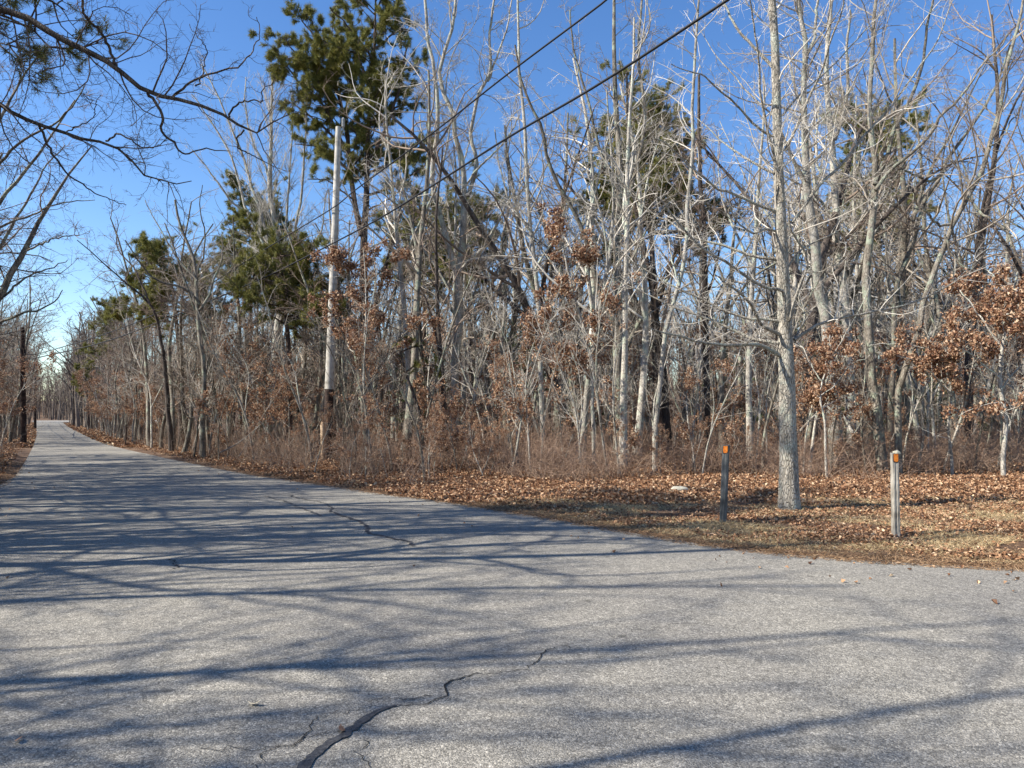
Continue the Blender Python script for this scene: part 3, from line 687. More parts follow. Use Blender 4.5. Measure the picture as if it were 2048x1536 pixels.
# pines
P1 = [([(735, 905), (733, 800), (731, 700), (728, 560), (728, 470), (733, 400), (735, 300), (740, 200), (748, 100), (750, 20), (752, -30)], [22, 20, 17, 13, 9, 5, 3], 0, .0),
 ([(722, 470), (712, 420), (700, 330), (690, 250), (665, 150), (645, 60)], 12, 4, .8), ([(736, 330), (770, 260), (800, 180), (815, 90)], 9, 3, -.8),
 ([(700, 320), (650, 220), (590, 160), (552, 100)], 6, 2, -.8), ([(695, 300), (630, 240), (595, 215), (572, 200)], 6, 2, .9),
 ([(738, 345), (790, 328), (830, 300), (872, 270)], 6, 2, -1.0), ([(739, 390), (790, 372), (845, 335), (870, 300)], 6, 2, .8),
 ([(740, 250), (790, 215), (845, 205)], 6, 2, 1.0), ([(680, 210), (620, 150), (570, 75)], 6, 2, -1.2), ([(746, 120), (700, 60), (660, 15)], 5, 2, -1.2),
 ([(748, 100), (790, 60), (825, 60)], 5, 2, .6), ([(708, 400), (660, 362), (615, 358)], 4, 2, -.6), ([(703, 345), (650, 300), (590, 288)], 4, 2, .6), ([(665, 150), (610, 110), (560, 120)], 5, 2, 1.0),
 ([(742, 200), (720, 120), (700, 20)], 6, 2, 1.4), ([(745, 170), (780, 130), (835, 140)], 5, 2, -1.0), ([(735, 420), (770, 400), (800, 380)], 4, 2, -.6), ([(655, 110), (620, 60), (600, 30)], 5, 2, .3), ([(750, 30), (770, -10), (800, 15)], 4, 2, .3)]
hero('pine_tree', 'tall dark pine with a dense green crown behind the utility pole', 'pine tree', 31, P1, [(4.4, .28, .38, .6, 2.5, (35, 70), 7, .20, .06, .012, .012, 5)] + HS['pine'][1:], 'pine', 'twig_dark', 31, pine=dict(n=36, ln=.21, w=.0075), K=16, S=8)

def simple_pine(label, D, trunk, w, spread, seed, y0, dens=1.0, n=26, ln=.20, group=None, nl=12, updir=.25):
    """pine whose whorled limbs leave a drawn trunk above row y0; spread = crown half width in px"""
    rng = np.random.default_rng(seed); st = [(trunk, [w, w * .8, w * .5, 2], 0, 0)]
    ys = [p[1] for p in trunk]; xs = [p[0] for p in trunk]; top = min(ys)
    nl = int(nl * 1.7); spread *= 1.12
    for i in range(nl):
        t = (i + rng.random() * .6) / nl; y = y0 + (top - y0) * t * .97; x = np.interp(-y, [-q for q in ys], xs)
        sp = spread * (1 - .68 * t ** 2.4) * rng.uniform(.5, 1.05); az = rng.random() * 6.28
        dx = math.cos(az) * sp; dz = math.sin(az) * sp / FP * D; r = rng.uniform(.0, .5) * updir * 2
        st.append(([(x, y), (x + dx * .5, y - sp * r * .35), (x + dx, y - sp * r)], max(2.5, w * .3), 1.5, dz))
    return hero('pine_tree', label, 'pine tree', D, st, HS['pine'], 'pine', 'twig_dark', seed, pine=dict(n=n, ln=ln, w=.009), K=12, S=6, group=group)

simple_pine('round topped green pine left of the slim bare tree over the road', 36, [(362, 885), (358, 700), (345, 570), (335, 500)], 13, 112, 32, 660, nl=14)
simple_pine('olive green pine behind the fan shaped white tree', 42, [(490, 880), (500, 650), (515, 500), (520, 420)], 12, 110, 33, 560, nl=13)
simple_pine('low bushy green pine directly left of the utility pole', 29, [(577, 890), (578, 700), (566, 560), (560, 495)], 15, 105, 34, 650, nl=14)
simple_pine('green pine top seen between the utility pole and the forked pale tree', 41, [(850, 880), (848, 650), (845, 500), (842, 425)], 10, 85, 35, 570, nl=12)
simple_pine('green pine behind the forks of the pale forked tree', 40, [(945, 880), (940, 650), (935, 500), (928, 420)], 10, 75, 36, 560, nl=11)
simple_pine('broad dark green pine behind the crooked oak limbs in the middle', 33, [(1322, 890), (1308, 650), (1298, 350), (1292, 225)], 17, 165, 37, 470, nl=20, n=26)
simple_pine('green pine between the mottled trunks and the curving limbs at right', 37, [(1775, 880), (1765, 600), (1750, 350), (1742, 240)], 13, 90, 38, 480, nl=14)
simple_pine('small green pine high above the road bend', 62, [(215, 868), (222, 700), (228, 610)], 6, 48, 39, 720, nl=9)
simple_pine('flat limbed green pine low behind the roadside trees near the bend', 75, [(178, 866), (174, 780), (168, 735)], 5, 30, 40, 790, nl=8, ln=.22)
LP = [([(862, 938), (850, 880), (832, 800), (812, 750), (800, 700), (796, 680)], [9, 8, 6, 3], 0, -.3), ([(812, 748), (840, 728), (885, 735)], 4, 2, -.4), ([(803, 705), (830, 695), (850, 715)], 3, 1.5, .2), ([(806, 730), (790, 710), (788, 690)], 3, 1.5, .2)]
hero('pine_tree', 'little crooked dark stemmed pine leaning left with one green tuft right of the pole', 'pine tree', 23, LP, [(3.5, .3, .4, .25, .6, (30, 60), 4, .2, .05, .006, .01, 3), (5, .3, .5, .12, .3, (30, 60), 3, .2, .05, .004, .01, 3)], 'dark', 'twig_dark', 41, pine=dict(n=40, ln=.15, w=.005, zmin=2.6), K=12, S=8)

# trees left of the frame whose limbs reach over the road
OV = [([(-640, 1150), (-632, 800), (-615, 500), (-590, 200), (-570, -100), (-550, -400), (-500, -700), (-460, -950)], [80, 66, 56, 44, 28, 14], 0, -.5),
 ([(-575, -20), (-400, -70), (-250, -50), (-120, -5), (0, 27), (51, 44), (92, 68), (164, 103), (212, 126), (246, 150), (294, 186), (342, 196), (386, 208), (444, 232), (478, 255), (509, 270), (533, 256), (560, 243), (577, 229)], [30, 24, 20, 17, 14, 12, 9, 6, 2], 0, .8),
 ([(294, 186), (321, 208), (331, 239), (337, 266), (359, 294), (366, 311), (393, 321), (427, 308), (458, 302)], 7, 2, 1.4, .5),
 ([(236, 140), (212, 99), (191, 72), (167, 41), (157, 14), (162, -40)], 6, 5, -.3, .4),
 ([(345, 197), (393, 173), (444, 154), (485, 137), (506, 103), (523, 68), (513, 34)], 5.5, 1.5, .2, .55),
 ([(393, 173), (400, 147), (412, 110), (407, 75), (379, 48)], 3.5, 1.3, .9, .35),
 ([(455, 236), (478, 205), (519, 205), (523, 181), (547, 164)], 4.5, 1.5, .3, .7),
 ([(487, 262), (478, 290), (506, 314), (560, 337)], 4, 1.5, 1.4, .75),
 ([(-590, 150), (-420, 60), (-250, 70), (-120, 140), (0, 202), (20, 226), (68, 244), (130, 263), (171, 277), (219, 285), (260, 318), (277, 345), (318, 359), (359, 369), (383, 362)], [24, 18, 13, 10, 8, 5, 2], 0, 1.2),
 ([(212, 284), (239, 273), (294, 294), (335, 280)], 4.5, 1.5, .6, 1.0),
 ([(79, 250), (103, 301), (130, 342), (157, 362), (205, 393), (253, 410)], 6, 1.5, 1.6, .7),
 ([(130, 263), (180, 230), (200, 190)], 3, 1.3, .2, .8),
 ([(-585, 0), (-500, -300), (-380, -520), (-200, -700)], 26, 8, 1.0), ([(-570, -150), (-420, -350), (-200, -420), (20, -430), (200, -400)], 22, 5, -1.5),
 ([(-600, 350), (-800, 150), (-950, -100)], 24, 8, -1.0), ([(-560, -300), (-620, -600), (-560, -900)], 20, 8, 1.0), ([(-590, 80), (-520, -60), (-350, -180), (-120, -210), (150, -190), (380, -210)], 18, 3, -2.0)]
hero('oak_tree', 'dark gnarled oak limbs hanging over the road from the upper left corner', 'tree', 8.6, OV, HS['near'], 'dark', 'twig_dark', 51, K=30, wob_=.012, S=9)

LT = [([(-130, 962), (-112, 850), (-92, 760), (-60, 680), (0, 596), (27, 548), (51, 507), (65, 480), (90, 430), (120, 370), (150, 330), (185, 290)], [30, 26, 20, 14, 10, 6, 2.5], 0, .8),
 ([(-90, 760), (-70, 600), (-40, 480), (0, 396), (40, 350), (75, 310), (110, 260), (150, 200)], 14, 2.5, -.5),
 ([(-100, 780), (-95, 600), (-60, 400), (-20, 280), (20, 200), (60, 140), (90, 90)], 15, 2.5, .8),
 ([(-60, 680), (0, 640), (50, 622), (100, 606), (125, 580)], 7, 1.5, -1.0), ([(0, 596), (50, 560), (100, 540), (135, 520)], 5, 1.5, 1.2),
 ([(-40, 480), (30, 440), (110, 410), (190, 400)], 6, 1.5, 1.0), ([(55, 500), (100, 480), (160, 470)], 4, 1.5, -.8), ([(-70, 600), (-10, 500), (50, 400), (90, 330), (130, 290)], 8, 2, 1.6),
 ([(-60, 400), (40, 290), (120, 240), (170, 170)], 7, 2, -1.2), ([(-98, 700), (-160, 500), (-200, 300)], 12, 3, .5)]
hero('bare_tree', 'wide twiggy bare tree whose limbs fill the sky at the left edge', 'tree', 18, LT, [(3.6, .12, .30, .6, 3.0, (28, 70), 7, .24, .04, .008, .009, 4), (6.0, .10, .44, .3, 1.5, (28, 70), 5, .30, .03, .0052, .009, 3), (8.5, .12, .46, .15, .75, (25, 68), 3, .32, .02, .0036, .009, 3), (8.0, .15, .5, .08, .38, (25, 65), 2, .30, .02, .0030, .009, 3)], 'grey', 'twig_brown', 52, K=20, S=8)
LQ = [([(-330, 1065), (-322, 700), (-315, 300), (-310, 0), (-305, -300), (-300, -600)], [50, 42, 34, 24, 14], 0, 0), ([(-312, 60), (-150, 20), (-30, 30), (60, 60), (105, 100)], 10, 2.5, -.6), ([(-310, -40), (-150, -50), (-20, -20), (90, -5), (130, 20)], 10, 2.5, .8), ([(-312, 20), (-200, 40), (-80, 70), (20, 90)], 8, 2, .7), ([(-308, -150), (-200, -260), (-60, -320)], 12, 3, -1), ([(-308, -250), (-420, -360), (-560, -420)], 12, 3, 1), ([(-305, -400), (-200, -520), (-100, -600)], 10, 3, 1.2), ([(-312, 40), (-440, -20), (-560, -60)], 10, 3, -1)]
hero('pine_tree', 'dark pine branch of needles in the top left corner above the oak limbs', 'pine tree', 10.5, LQ, HS['pine'], 'pine', 'twig_dark', 53, pine=dict(n=26, ln=.13, w=.0035), K=16, S=9)

# young oaks still holding brown leaves
LV = [(3.0, .25, .32, .4, 1.8, (35, 75), 6, .25, .04, .006, .009, 4), (4.5, .15, .42, .2, .8, (30, 70), 4, .3, .02, .004, .009, 3), (5.5, .2, .5, .1, .35, (28, 60), 2, .25, .0, .003, .009, 3)]
K1 = [([(738, 912), (722, 800), (705, 700), (695, 600), (700, 520), (712, 480)], [8, 7, 5, 3], 0, .2), ([(705, 700), (660, 620), (640, 580)], 4, 2, -.6), ([(697, 620), (760, 540), (810, 490)], 4, 2, .3), ([(700, 560), (670, 500), (665, 480)], 3, 1.5, -.3), ([(722, 790), (790, 690), (840, 640)], 4, 2, -.6), ([(700, 540), (740, 500), (770, 480)], 3, 1.5, .6)]
hero('young_oak', 'young oak holding rusty leaves across the middle of the utility pole', 'tree', 22.5, K1, LV, 'grey', 'twig_pale', 61, leaves=6800, clean=.2, K=14, S=7, zleaf=(3.4, 9), lsize=.088)
K2 = [([(1190, 905), (1186, 800), (1178, 700), (1150, 600), (1130, 520), (1125, 470)], [8, 7, 5, 3], 0, .2), ([(1178, 700), (1220, 620), (1245, 560)], 4, 2, -.5), ([(1150, 600), (1110, 540), (1085, 500)], 4, 2, .4), ([(1140, 560), (1170, 510), (1190, 490)], 3, 1.5, -.4), ([(1182, 760), (1130, 700), (1100, 660)], 4, 2, .3)]
hero('young_oak', 'young oak with rusty leaves left of the stout crooked trunk in the middle', 'tree', 20.5, K2, LV, 'pale', 'twig_pale', 62, leaves=5400, clean=.2, K=14, S=7, zleaf=(2.5, 9), lsize=.088)
K3 = [([(2008, 945), (2010, 850), (1998, 760), (2005, 680), (2020, 600), (2035, 545)], [9, 8, 6, 3], 0, .2), ([(1998, 760), (1930, 700), (1895, 680)], 4, 2, -.5), ([(2005, 690), (1950, 620), (1920, 580)], 4, 2, .4), ([(2010, 650), (2060, 590), (2090, 560)], 4, 2, -.4), ([(2020, 600), (1985, 560), (1975, 540)], 3, 1.5, .2), ([(2000, 780), (2050, 720), (2090, 690)], 4, 2, .3)]
hero('young_oak', 'young oak densely covered in orange brown leaves at the right edge', 'tree', 17.5, K3, LV, 'pale', 'twig_pale', 63, leaves=5400, clean=.2, K=14, S=7, zleaf=(1.6, 8), lsize=.088)
K4 = [([(1905, 935), (1900, 840), (1905, 760), (1880, 700), (1850, 670)], [6, 5, 4, 2], 0, .2), ([(1903, 790), (1840, 730), (1780, 710)], 3.5, 1.5, -.5), ([(1890, 720), (1820, 690), (1740, 690)], 3.5, 1.5, .4), ([(1905, 760), (1930, 700), (1950, 680)], 3, 1.5, 0)]
hero('young_oak', 'thin young oak with a flat layer of tan leaves left of the right edge oak', 'tree', 18.5, K4, LV, 'pale', 'twig_pale', 64, leaves=4600, clean=.2, K=14, S=7, zleaf=(1.5, 4.5), lsize=.075)
K5 = [([(1655, 915), (1650, 850), (1640, 780), (1655, 720), (1660, 670)], [5, 4, 3, 2], 0, .2), ([(1642, 790), (1700, 730), (1740, 710)], 3, 1.5, -.3), ([(1645, 760), (1610, 710), (1600, 690)], 3, 1.5, .3), ([(1650, 735), (1690, 680), (1700, 640)], 3, 1.5, .3)]
hero('young_oak', 'small oak with brown leaves right behind the tall verge tree trunk', 'tree', 18, K5, LV, 'pale', 'twig_pale', 65, leaves=3200, clean=.2, K=12, S=7, zleaf=(1.6, 5), lsize=.075)

# ------------------------------------------------------------------ the rest of the wood
rng = np.random.default_rng(77)
PF = []     # tall forest trees
for i in range(11):
    kind = 'forest' if i < 7 else 'oak'
    H = [12.5, 13.5, 11.5, 14.0, 12.0, 13.0, 10.5, 12.0, 11.0, 13.0, 10.0][i]
    tm_, cm_, _ = proto_tree(200 + i, H, [.12, .15, .10, .17, .13, .14, .09, .17, .15, .19, .14][i], kind)
    tk = ['pale_t', 'pale_t', 'pale_t', 'grey', 'dark', 'grey', 'grey', 'grey', 'grey', 'dark', 'grey'][i]
    tk = 'pale' if tk == 'pale_t' else tk
    ck = {'pale': 'twig_pale', 'grey': 'twig_grey', 'dark': 'twig_brown'}[tk]
    PF.append((make_proto('oak_tree' if kind == 'oak' else 'bare_tree', [('trunk', tm_, M[tk]), ('crown', cm_, M[ck])]), tk))
PS = []     # saplings
for i in range(7):
    tm_, cm_, _ = proto_tree(300 + i, [5.5, 6.5, 4.5, 7.0, 5.0, 6.0, 4.0][i], [.035, .045, .03, .05, .035, .04, .025][i], 'sapling')
    tk = ['pale', 'grey', 'grey', 'pale', 'grey', 'pale', 'grey'][i]
    PS.append((make_proto('sapling', [('stem', tm_, M[tk]), ('crown', cm_, M['twig_' + tk])]), tk))
PL = []     # saplings with leaves
for i in range(5):
    tm_, cm_, lm_ = proto_tree(400 + i, [5.0, 6.0, 4.2, 3.4, 5.4][i], [.035, .045, .03, .025, .04][i], 'sapling', leaves=[1300, 1800, 1200, 1000, 1500][i], leaf_size=.08)
    PL.append((make_proto('young_oak', [('stem', tm_, M['pale']), ('crown', cm_, M['twig_pale']), ('dead_leaves', lm_, M['oakleaf'])]), 'pale'))
PR = []     # small dense roadside trees
for i in range(5):
    r_ = np.random.default_rng(500 + i); st, sr = stem_set(r_, [8.5, 9.5, 7.5, 9.0, 8.0][i], [.09, .1, .08, .1, .085][i], 'sapling')
    lv, _ = crown_levels(r_, st, sr, [(2.9, .18, .36, .6, 3.2, (28, 66), 6, .22, .06, .008, .010, 4), (5.0, .12, .45, .3, 1.4, (28, 66), 4, .28, .05, .0065, .009, 3), (6.5, .12, .45, .15, .6, (25, 62), 2, .28, .03, .0055, .009, 3)])
    PR.append((make_proto('young_tree', [('trunk', MB().add(*tubes(st, flare(sr), 8)), M['grey']), ('crown', crown_mb(lv), M['twig_grey' if i % 2 else 'twig_brown'])]), 'grey'))
PU = []     # understory evergreens
for i in range(3):
    r_ = np.random.default_rng(600 + i); H = [4.5, 3.2, 6.0][i]
    st, sr = grow(r_, np.array([[0, 0, -.1]]), np.array([[0, 0, 1.0]]), np.array([H]), np.array([.06]), 10, .03, .02, .1)
    lv, _ = crown_levels(r_, st, sr, [(7.0, .12, .34, .4, 1.6, (60, 95), 5, .14, .0, .008, .012, 4), (6.0, .2, .45, .15, .7, (30, 60), 3, .2, .02, .004, .010, 3)])
    nm = MB()
    for p, r, S_ in lv[-1:]:
        nm.add(*needle_tufts(r_, *tips_of(p), 22, .16, .012), smooth=False)
    PU.append((make_proto('evergreen_sapling', [('stem', MB().add(*tubes(st, sr, 7)), M['dark']), ('branches', crown_mb(lv), M['twig_dark']), ('foliage', nm, M['cedar'])]), 'green'))

def zone_of(px):
    for hi, nm_ in ((400, 'left of the fan shaped tree'), (640, 'around the fan shaped tree'), (900, 'between pole and forked tree'),
                    (1230, 'between forked tree and stout oak'), (1560, 'between stout oak and verge tree'), (1800, 'between verge tree and pale post'), (9999, 'right of the pale post')):
        if px < hi: return nm_
ONES = 'first second third fourth fifth sixth seventh eighth ninth tenth eleventh twelfth thirteenth fourteenth fifteenth sixteenth seventeenth eighteenth nineteenth'.split()
TENS = {2: ('twentieth', 'twenty'), 3: ('thirtieth', 'thirty'), 4: ('fortieth', 'forty'), 5: ('fiftieth', 'fifty'), 6: ('sixtieth', 'sixty'), 7: ('seventieth', 'seventy'), 8: ('eightieth', 'eighty'), 9: ('ninetieth', 'ninety')}
def ordinal(i):
    return ONES[i - 1] if i < 20 else (TENS[i // 10][0] if i % 10 == 0 else TENS[i // 10][1] + ' ' + ONES[i % 10 - 1])
ROWS = {}
def number(o, key, by, first):
    """remember a tree of a look-alike group; by = what it is counted by"""
    ROWS.setdefault((key, first), []).append((by, o))
def ok_spot(x, y, dmin, pts, sep):
    if signed(np.array([x]), np.array([y]))[0] < dmin: return False
    return all((x - a_) ** 2 + (y - b_) ** 2 > sep * sep for a_, b_ in pts)

def px_of(x, y): return 1024 + FP * x / y
TONE = {'pale': 'pale', 'grey': 'grey', 'dark': 'dark', 'green': 'green'}
spots = [(float(o.location.x), float(o.location.y)) for o in sc.objects if o.parent is None and o.type == 'EMPTY' and o.name not in PARTS]
n_tree = 0
def depth_word(y): return 'at the front' if y < 30 else ('farther in' if y < 44 else 'at the back')
# tall trees right of the road
tries = 0
while n_tree < 185 and tries < 20000:
    tries += 1
    y = 22 + (60 - 22) * rng.random() ** .9; px = rng.uniform(330, 2130); x = (px - 1024) / FP * y
    if not ok_spot(x, y, 3.2, spots, 1.0 + .008 * y): continue
    if px < 600 and y < 30: continue
    k = int(rng.integers(0, len(PF))); pr, tk = PF[k]
    s_ = rng.uniform(.82, 1.1) * (.86 if px < 760 else (1.05 if px < 1000 else 1.18)) * (0.80 if px < 480 else 1.0)
    zn = zone_of(px); dw = depth_word(y)
    key = '%s bare trees %s, %s' % (TONE[tk], dw, zn)
    number(place(pr, x, y, rng.random() * 6.28, s_, 'x', 'tree', key, tilt=rng.normal(0, .05)), key, px, 'from left of')
    spots.append((x, y)); n_tree += 1
# trees along both sides of the road going away
def along(P, side, n_, d0, d1, protos, smin, smax, label, group, ymin, ymax, sep, leafp=0.0, cat='tree', lean=0):
    c = 0; t_ = 0
    while c < n_ and t_ < 6000:
        t_ += 1
        yy = ymin + (ymax - ymin) * rng.random() ** 1.25
        xe = np.interp(yy, P[:, 1], P[:, 0]); x = xe + side * (d0 + (d1 - d0) * rng.random() ** 1.3) * (1 + yy * .004)
        y = yy
        if not ok_spot(x, y, d0 * .6, spots, sep): continue
        pr, tk = protos[int(rng.integers(0, len(protos)))]
        key = group
        number(place(pr, x, y, rng.random() * 6.28, rng.uniform(smin, smax) * (1 + .0035 * (yy - 30)), 'x', cat, key, tilt=rng.normal(0, .06)), key, yy, 'nearest of the')
        spots.append((x, y)); c += 1
REs = RE[np.argsort(RE[:, 1])]; LEs = LE[np.argsort(LE[:, 1])]
along(REs, 1, 72, 1.4, 8, PR, .85, 1.2, '', 'small bare trees along the right side of the road', 28, 84, .9)
along(REs, 1, 10, 8, 20, PF, .70, .85, '', 'tall bare trees behind the right roadside row', 45, 90, 2.0)
c_ = 0; t_ = 0
while c_ < 84 and t_ < 5000:
    t_ += 1; px = rng.uniform(-50, 68); y = 37 + 68 * rng.random() ** 1.2; x = (px - 1024) / FP * y
    if x > 0 or not ok_spot(x, y, 1.0, spots, .8) or x > np.interp(y, LEs[:, 1], LEs[:, 0]): continue
    big = c_ % 5 == 0; pr, tk = (PF if big else PR)[int(rng.integers(0, 5))]
    key = 'taller bare trees left of the road' if big else 'small bare trees along the left side of the road'
    number(place(pr, x, y, rng.random() * 6.28, rng.uniform(.62, .78) if big else rng.uniform(.75, 1.1), 'x', 'tree', key), key, y, 'nearest of the'); spots.append((x, y)); c_ += 1
# trees off frame to the left and behind, which shade the road
for i, (x, y, s_) in enumerate([(-15.5, 7.5, 1.1), (-13.0, 12.0, .95), (-17.5, 12.0, 1.1), (-21, 6, 1.2), (-22.5, 11, 1.15), (-17, 16.2, 1.0), (-20.5, 16.5, 1.05), (-24, 15, 1.1), (-21, 21, .9), (-25, 20, 1.0),
        (-28, 25, 1.0), (-24.5, 27, .85), (-29, 31, .9), (-13.6, 9.6, .9), (-19, 9, 1.1), (-27, 10, 1.2), (-18.5, 19.5, .9), (-31, 36, .9), (-32, 30, 1.0), (-13, -3, 1.1), (-20, 1.5, 1.2), (-11.6, 5.9, .9), (-10.6, 3.8, 1.0), (-9.4, .9, 1.05), (-12.5, 7.2, 1.1)] + [(-.70 * q_ - 3.0 - (i_ * 2.9) % 7.5, q_, .95 + .03 * (i_ % 9)) for i_, q_ in enumerate(np.linspace(7.5, 27, 18))]):
    pr, tk = PF[([8, 5, 10, 9, 8, 1, 7, 8, 2, 10, 7, 4, 0, 8, 3, 9, 10, 5, 8, 8, 7, 2, 2, 6, 8] + [7, 8, 10, 3, 8, 10] * 3)[i]]
    key = 'tall bare trees off the left edge'; number(place(pr, x, y, i * 1.7, s_, 'x', 'tree', key), key, y, 'nearest of the')
for i, (x, y, s_) in enumerate([(-9.5, 5.8, 1.0), (-12.2, 8.6, 1.25), (-14.2, 10.4, 1.2), (-12.6, 13.9, 1.15), (-14.6, 14.2, 1.3), (-15.0, 17.8, 1.2), (-16.8, 14.6, 1.3), (-16.4, 19.6, 1.1), (-18.8, 22.0, 1.15), (-19.2, 17.2, 1.3), (-21.4, 23.6, 1.2), (-22.6, 26.4, 1.15), (-11.2, 7.4, 1.1), (-17.6, 20.9, 1.2), (-13.4, 16.2, 1.0), (-15.6, 12.4, 1.2), (-9.0, .4, 1.35), (-10.2, 3.0, 1.0), (-11.4, 4.8, 1.35), (-12.4, 1.2, 1.45), (-8.6, 3.4, .9)]):
    pr, tk = PR[i % 5]
    number(place(pr, x, y, i * 2.3, s_, 'x', 'tree', 'dense small bare trees hidden off the left edge'), 'dense small bare trees hidden off the left edge', y, 'nearest of the')
# saplings and leafy saplings at the front of the wood
n_s = 0; tries = 0
while n_s < 185 and tries < 9000:
    tries += 1
    px = rng.uniform(430, 2120); y = 17.5 + 20 * rng.random() ** 1.3; x = (px - 1024) / FP * y
    d_ = 1.6 if px < 860 else 4.8
    if px > 900 and y < 19.0: continue
    if not ok_spot(x, y, d_, spots, .55): continue
    if abs(px - 655) < 26 and y < 27: continue
    lf = rng.random() < (.40 if px < 1350 else .33)
    zn = zone_of(px)
    if lf:
        pr, tk = PL[int(rng.integers(0, len(PL)))]; key = 'thin leafy young oaks ' + zn; number(place(pr, x, y, rng.random() * 6.28, rng.uniform(.6, 1.05), 'x', 'young oak', key, tilt=rng.normal(0, .1)), key, px, 'from left of')
    else:
        pr, tk = PS[int(rng.integers(0, len(PS)))]; key = '%s thin bare saplings %s' % (TONE[tk], zn); number(place(pr, x, y, rng.random() * 6.28, rng.uniform(.7, 1.15), 'x', 'sapling', key, tilt=rng.normal(0, .12)), key, px, 'from left of')
    spots.append((x, y)); n_s += 1
n_l = 0; tries = 0
while n_l < 64 and tries < 4000:
    tries += 1
    px = rng.uniform(470, 980) if n_l < 44 else rng.uniform(980, 2100); y = rng.uniform(18, 25) if px < 980 else rng.uniform(18.5, 24); x = (px - 1024) / FP * y
    if not ok_spot(x, y, 1.3 if px < 980 else 4.5, spots, .25) or abs(px - 655) < 16: continue
    pr, tk = PL[int(rng.integers(0, len(PL)))]; zn = zone_of(px); key = 'knee high leafy oak sprouts ' + zn
    number(place(pr, x, y, rng.random() * 6.28, rng.uniform(.2, .42), 'x', 'shrub', key, tilt=rng.normal(0, .15)), key, px, 'from left of'); spots.append((x, y)); n_l += 1
along(REs, 1, 34, 1.2, 5, PL, .6, 1.0, '', 'leafy young oaks in the right roadside row', 26, 70, .8, cat='young oak')
along(LEs, -1, 14, 1.2, 5, PL, .6, 1.0, '', 'leafy young oaks left of the road', 34, 70, .8, cat='young oak')
along(REs, 1, 34, 1.0, 5, PS, .7, 1.1, '', 'thin bare saplings on the right roadside', 25, 80, .7, cat='sapling')
for i in range(64):
    px = rng.uniform(480, 2080) if i > 9 else rng.uniform(1600, 1900); y = rng.uniform(27, 52); x = (px - 1024) / FP * y
    if not ok_spot(x, y, 4, spots, .8): continue
    pr, tk = PU[int(rng.integers(0, 3))]; zn = zone_of(px)
    key = 'small dark evergreens ' + zn; number(place(pr, x, y, rng.random() * 6.28, rng.uniform(.8, 1.4), 'x', 'evergreen', key), key, px, 'from left of'); spots.append((x, y))

for (key, first), L_ in ROWS.items():
    L_.sort(key=lambda t: t[0])
    for i, (_, o) in enumerate(L_):
        if len(L_) == 1: lab = 'only one of the ' + key
        elif i == 0: lab = ('leftmost of the ' if 'left' in first else 'nearest of the ') + key
        else: lab = '%s %s %s' % (ordinal(i + 1), first, key)
        o['label'] = lab

# the far wood that reads as one mass: one patch of trees, repeated side by side by geometry nodes
r_ = np.random.default_rng(900)
FT = []
for i in range(9):
    kind = 'simple'
    st, sr = stem_set(r_, [12, 13, 11, 12.5, 11.5, 6, 5, 7, 4.5][i], [.13, .14, .12, .15, .1, .05, .04, .05, .04][i], kind)
    lv, _ = crown_levels(r_, st, sr, SPEC['simple'] if i < 5 else [(3.0, .12, .34, .4, 2.0, (28, 60), 4, .2, .06, .011, .010, 3), (3.6, .12, .42, .25, .9, (28, 65), 3, .24, .03, .009, .010, 3), (3.0, .1, .45, .15, .4, (28, 65), 2, .24, .03, .008, .010, 3)])
    V1, F1 = tubes(st, sr, 5); Vs = [V1]; Fs = [F1]; n0 = len(V1)
    for p, r, S_ in lv:
        V2, F2 = tubes(p, r, 3); Vs.append(V2); Fs.append(F2 + n0); n0 += len(V2)
    FT.append((np.concatenate(Vs), np.concatenate(Fs)))
fw = MB()
for i in range(150):
    x, y = r_.uniform(-22, 22), r_.uniform(-11, 11); V, F_ = FT[i % 9]; az = r_.random() * 6.28; s_ = r_.uniform(.8, 1.15); c_, q_ = math.cos(az) * s_, math.sin(az) * s_
    fw.add(np.stack([V[:, 0] * c_ - V[:, 1] * q_ + x, V[:, 0] * q_ + V[:, 1] * c_ + y, V[:, 2] * s_], 1), F_, 0 if i % 3 else 1)
nb = 2600; P3 = np.stack([r_.uniform(-23, 23, nb), r_.uniform(-12, 12, nb), np.zeros(nb)], 1)
st, sr = grow(r_, P3, norm(np.stack([r_.normal(0, .4, nb), r_.normal(0, .4, nb), np.ones(nb)], 1)), r_.uniform(.6, 2.6, nb), np.full(nb, .012), 4, .2, -.04, .5)
a1 = spawn(r_, st, sr, 2.0, .2, .5, .3, .9, (30, 70), 2, .2, 0, .009, .01)
fw.add(*tubes(st, sr, 3), 1); fw.add(*tubes(a1[0], a1[1], 3), 1)
fwo = fw.build('far_wood', [M['twig_far'], M['twig_brown']])
tag(fwo, 'distant mass of bare trees and brush at the back of the wood', 'woodland', None, 'stuff')
PATCH = [(2, 66, .1, .9), (36, 64, 3.0, .9), (62, 72, .2, 1.0), (16, 86, 3.3, 1), (52, 90, .3, 1.05), (-8, 98, 3.0, 1), (32, 108, 3.2, 1.05), (84, 98, .1, 1.1), (-26, 118, 3.0, 1), (10, 122, .4, 1.1), (56, 126, 3.5, 1.1), (96, 126, .2, 1.15),
         (-46, 136, 2.3, .9), (-24, 142, .1, 1), (-128, 246, .0, 1.1), (-82, 246, 3.1, 1.1), (-172, 240, .3, 1.1), (-165, 215, 1.4, .9), (-132, 132, 2.4, .7), (-165, 170, 2.4, .85), (-112, 108, 2.35, .6), (-35, 250, .1, 1.1)]
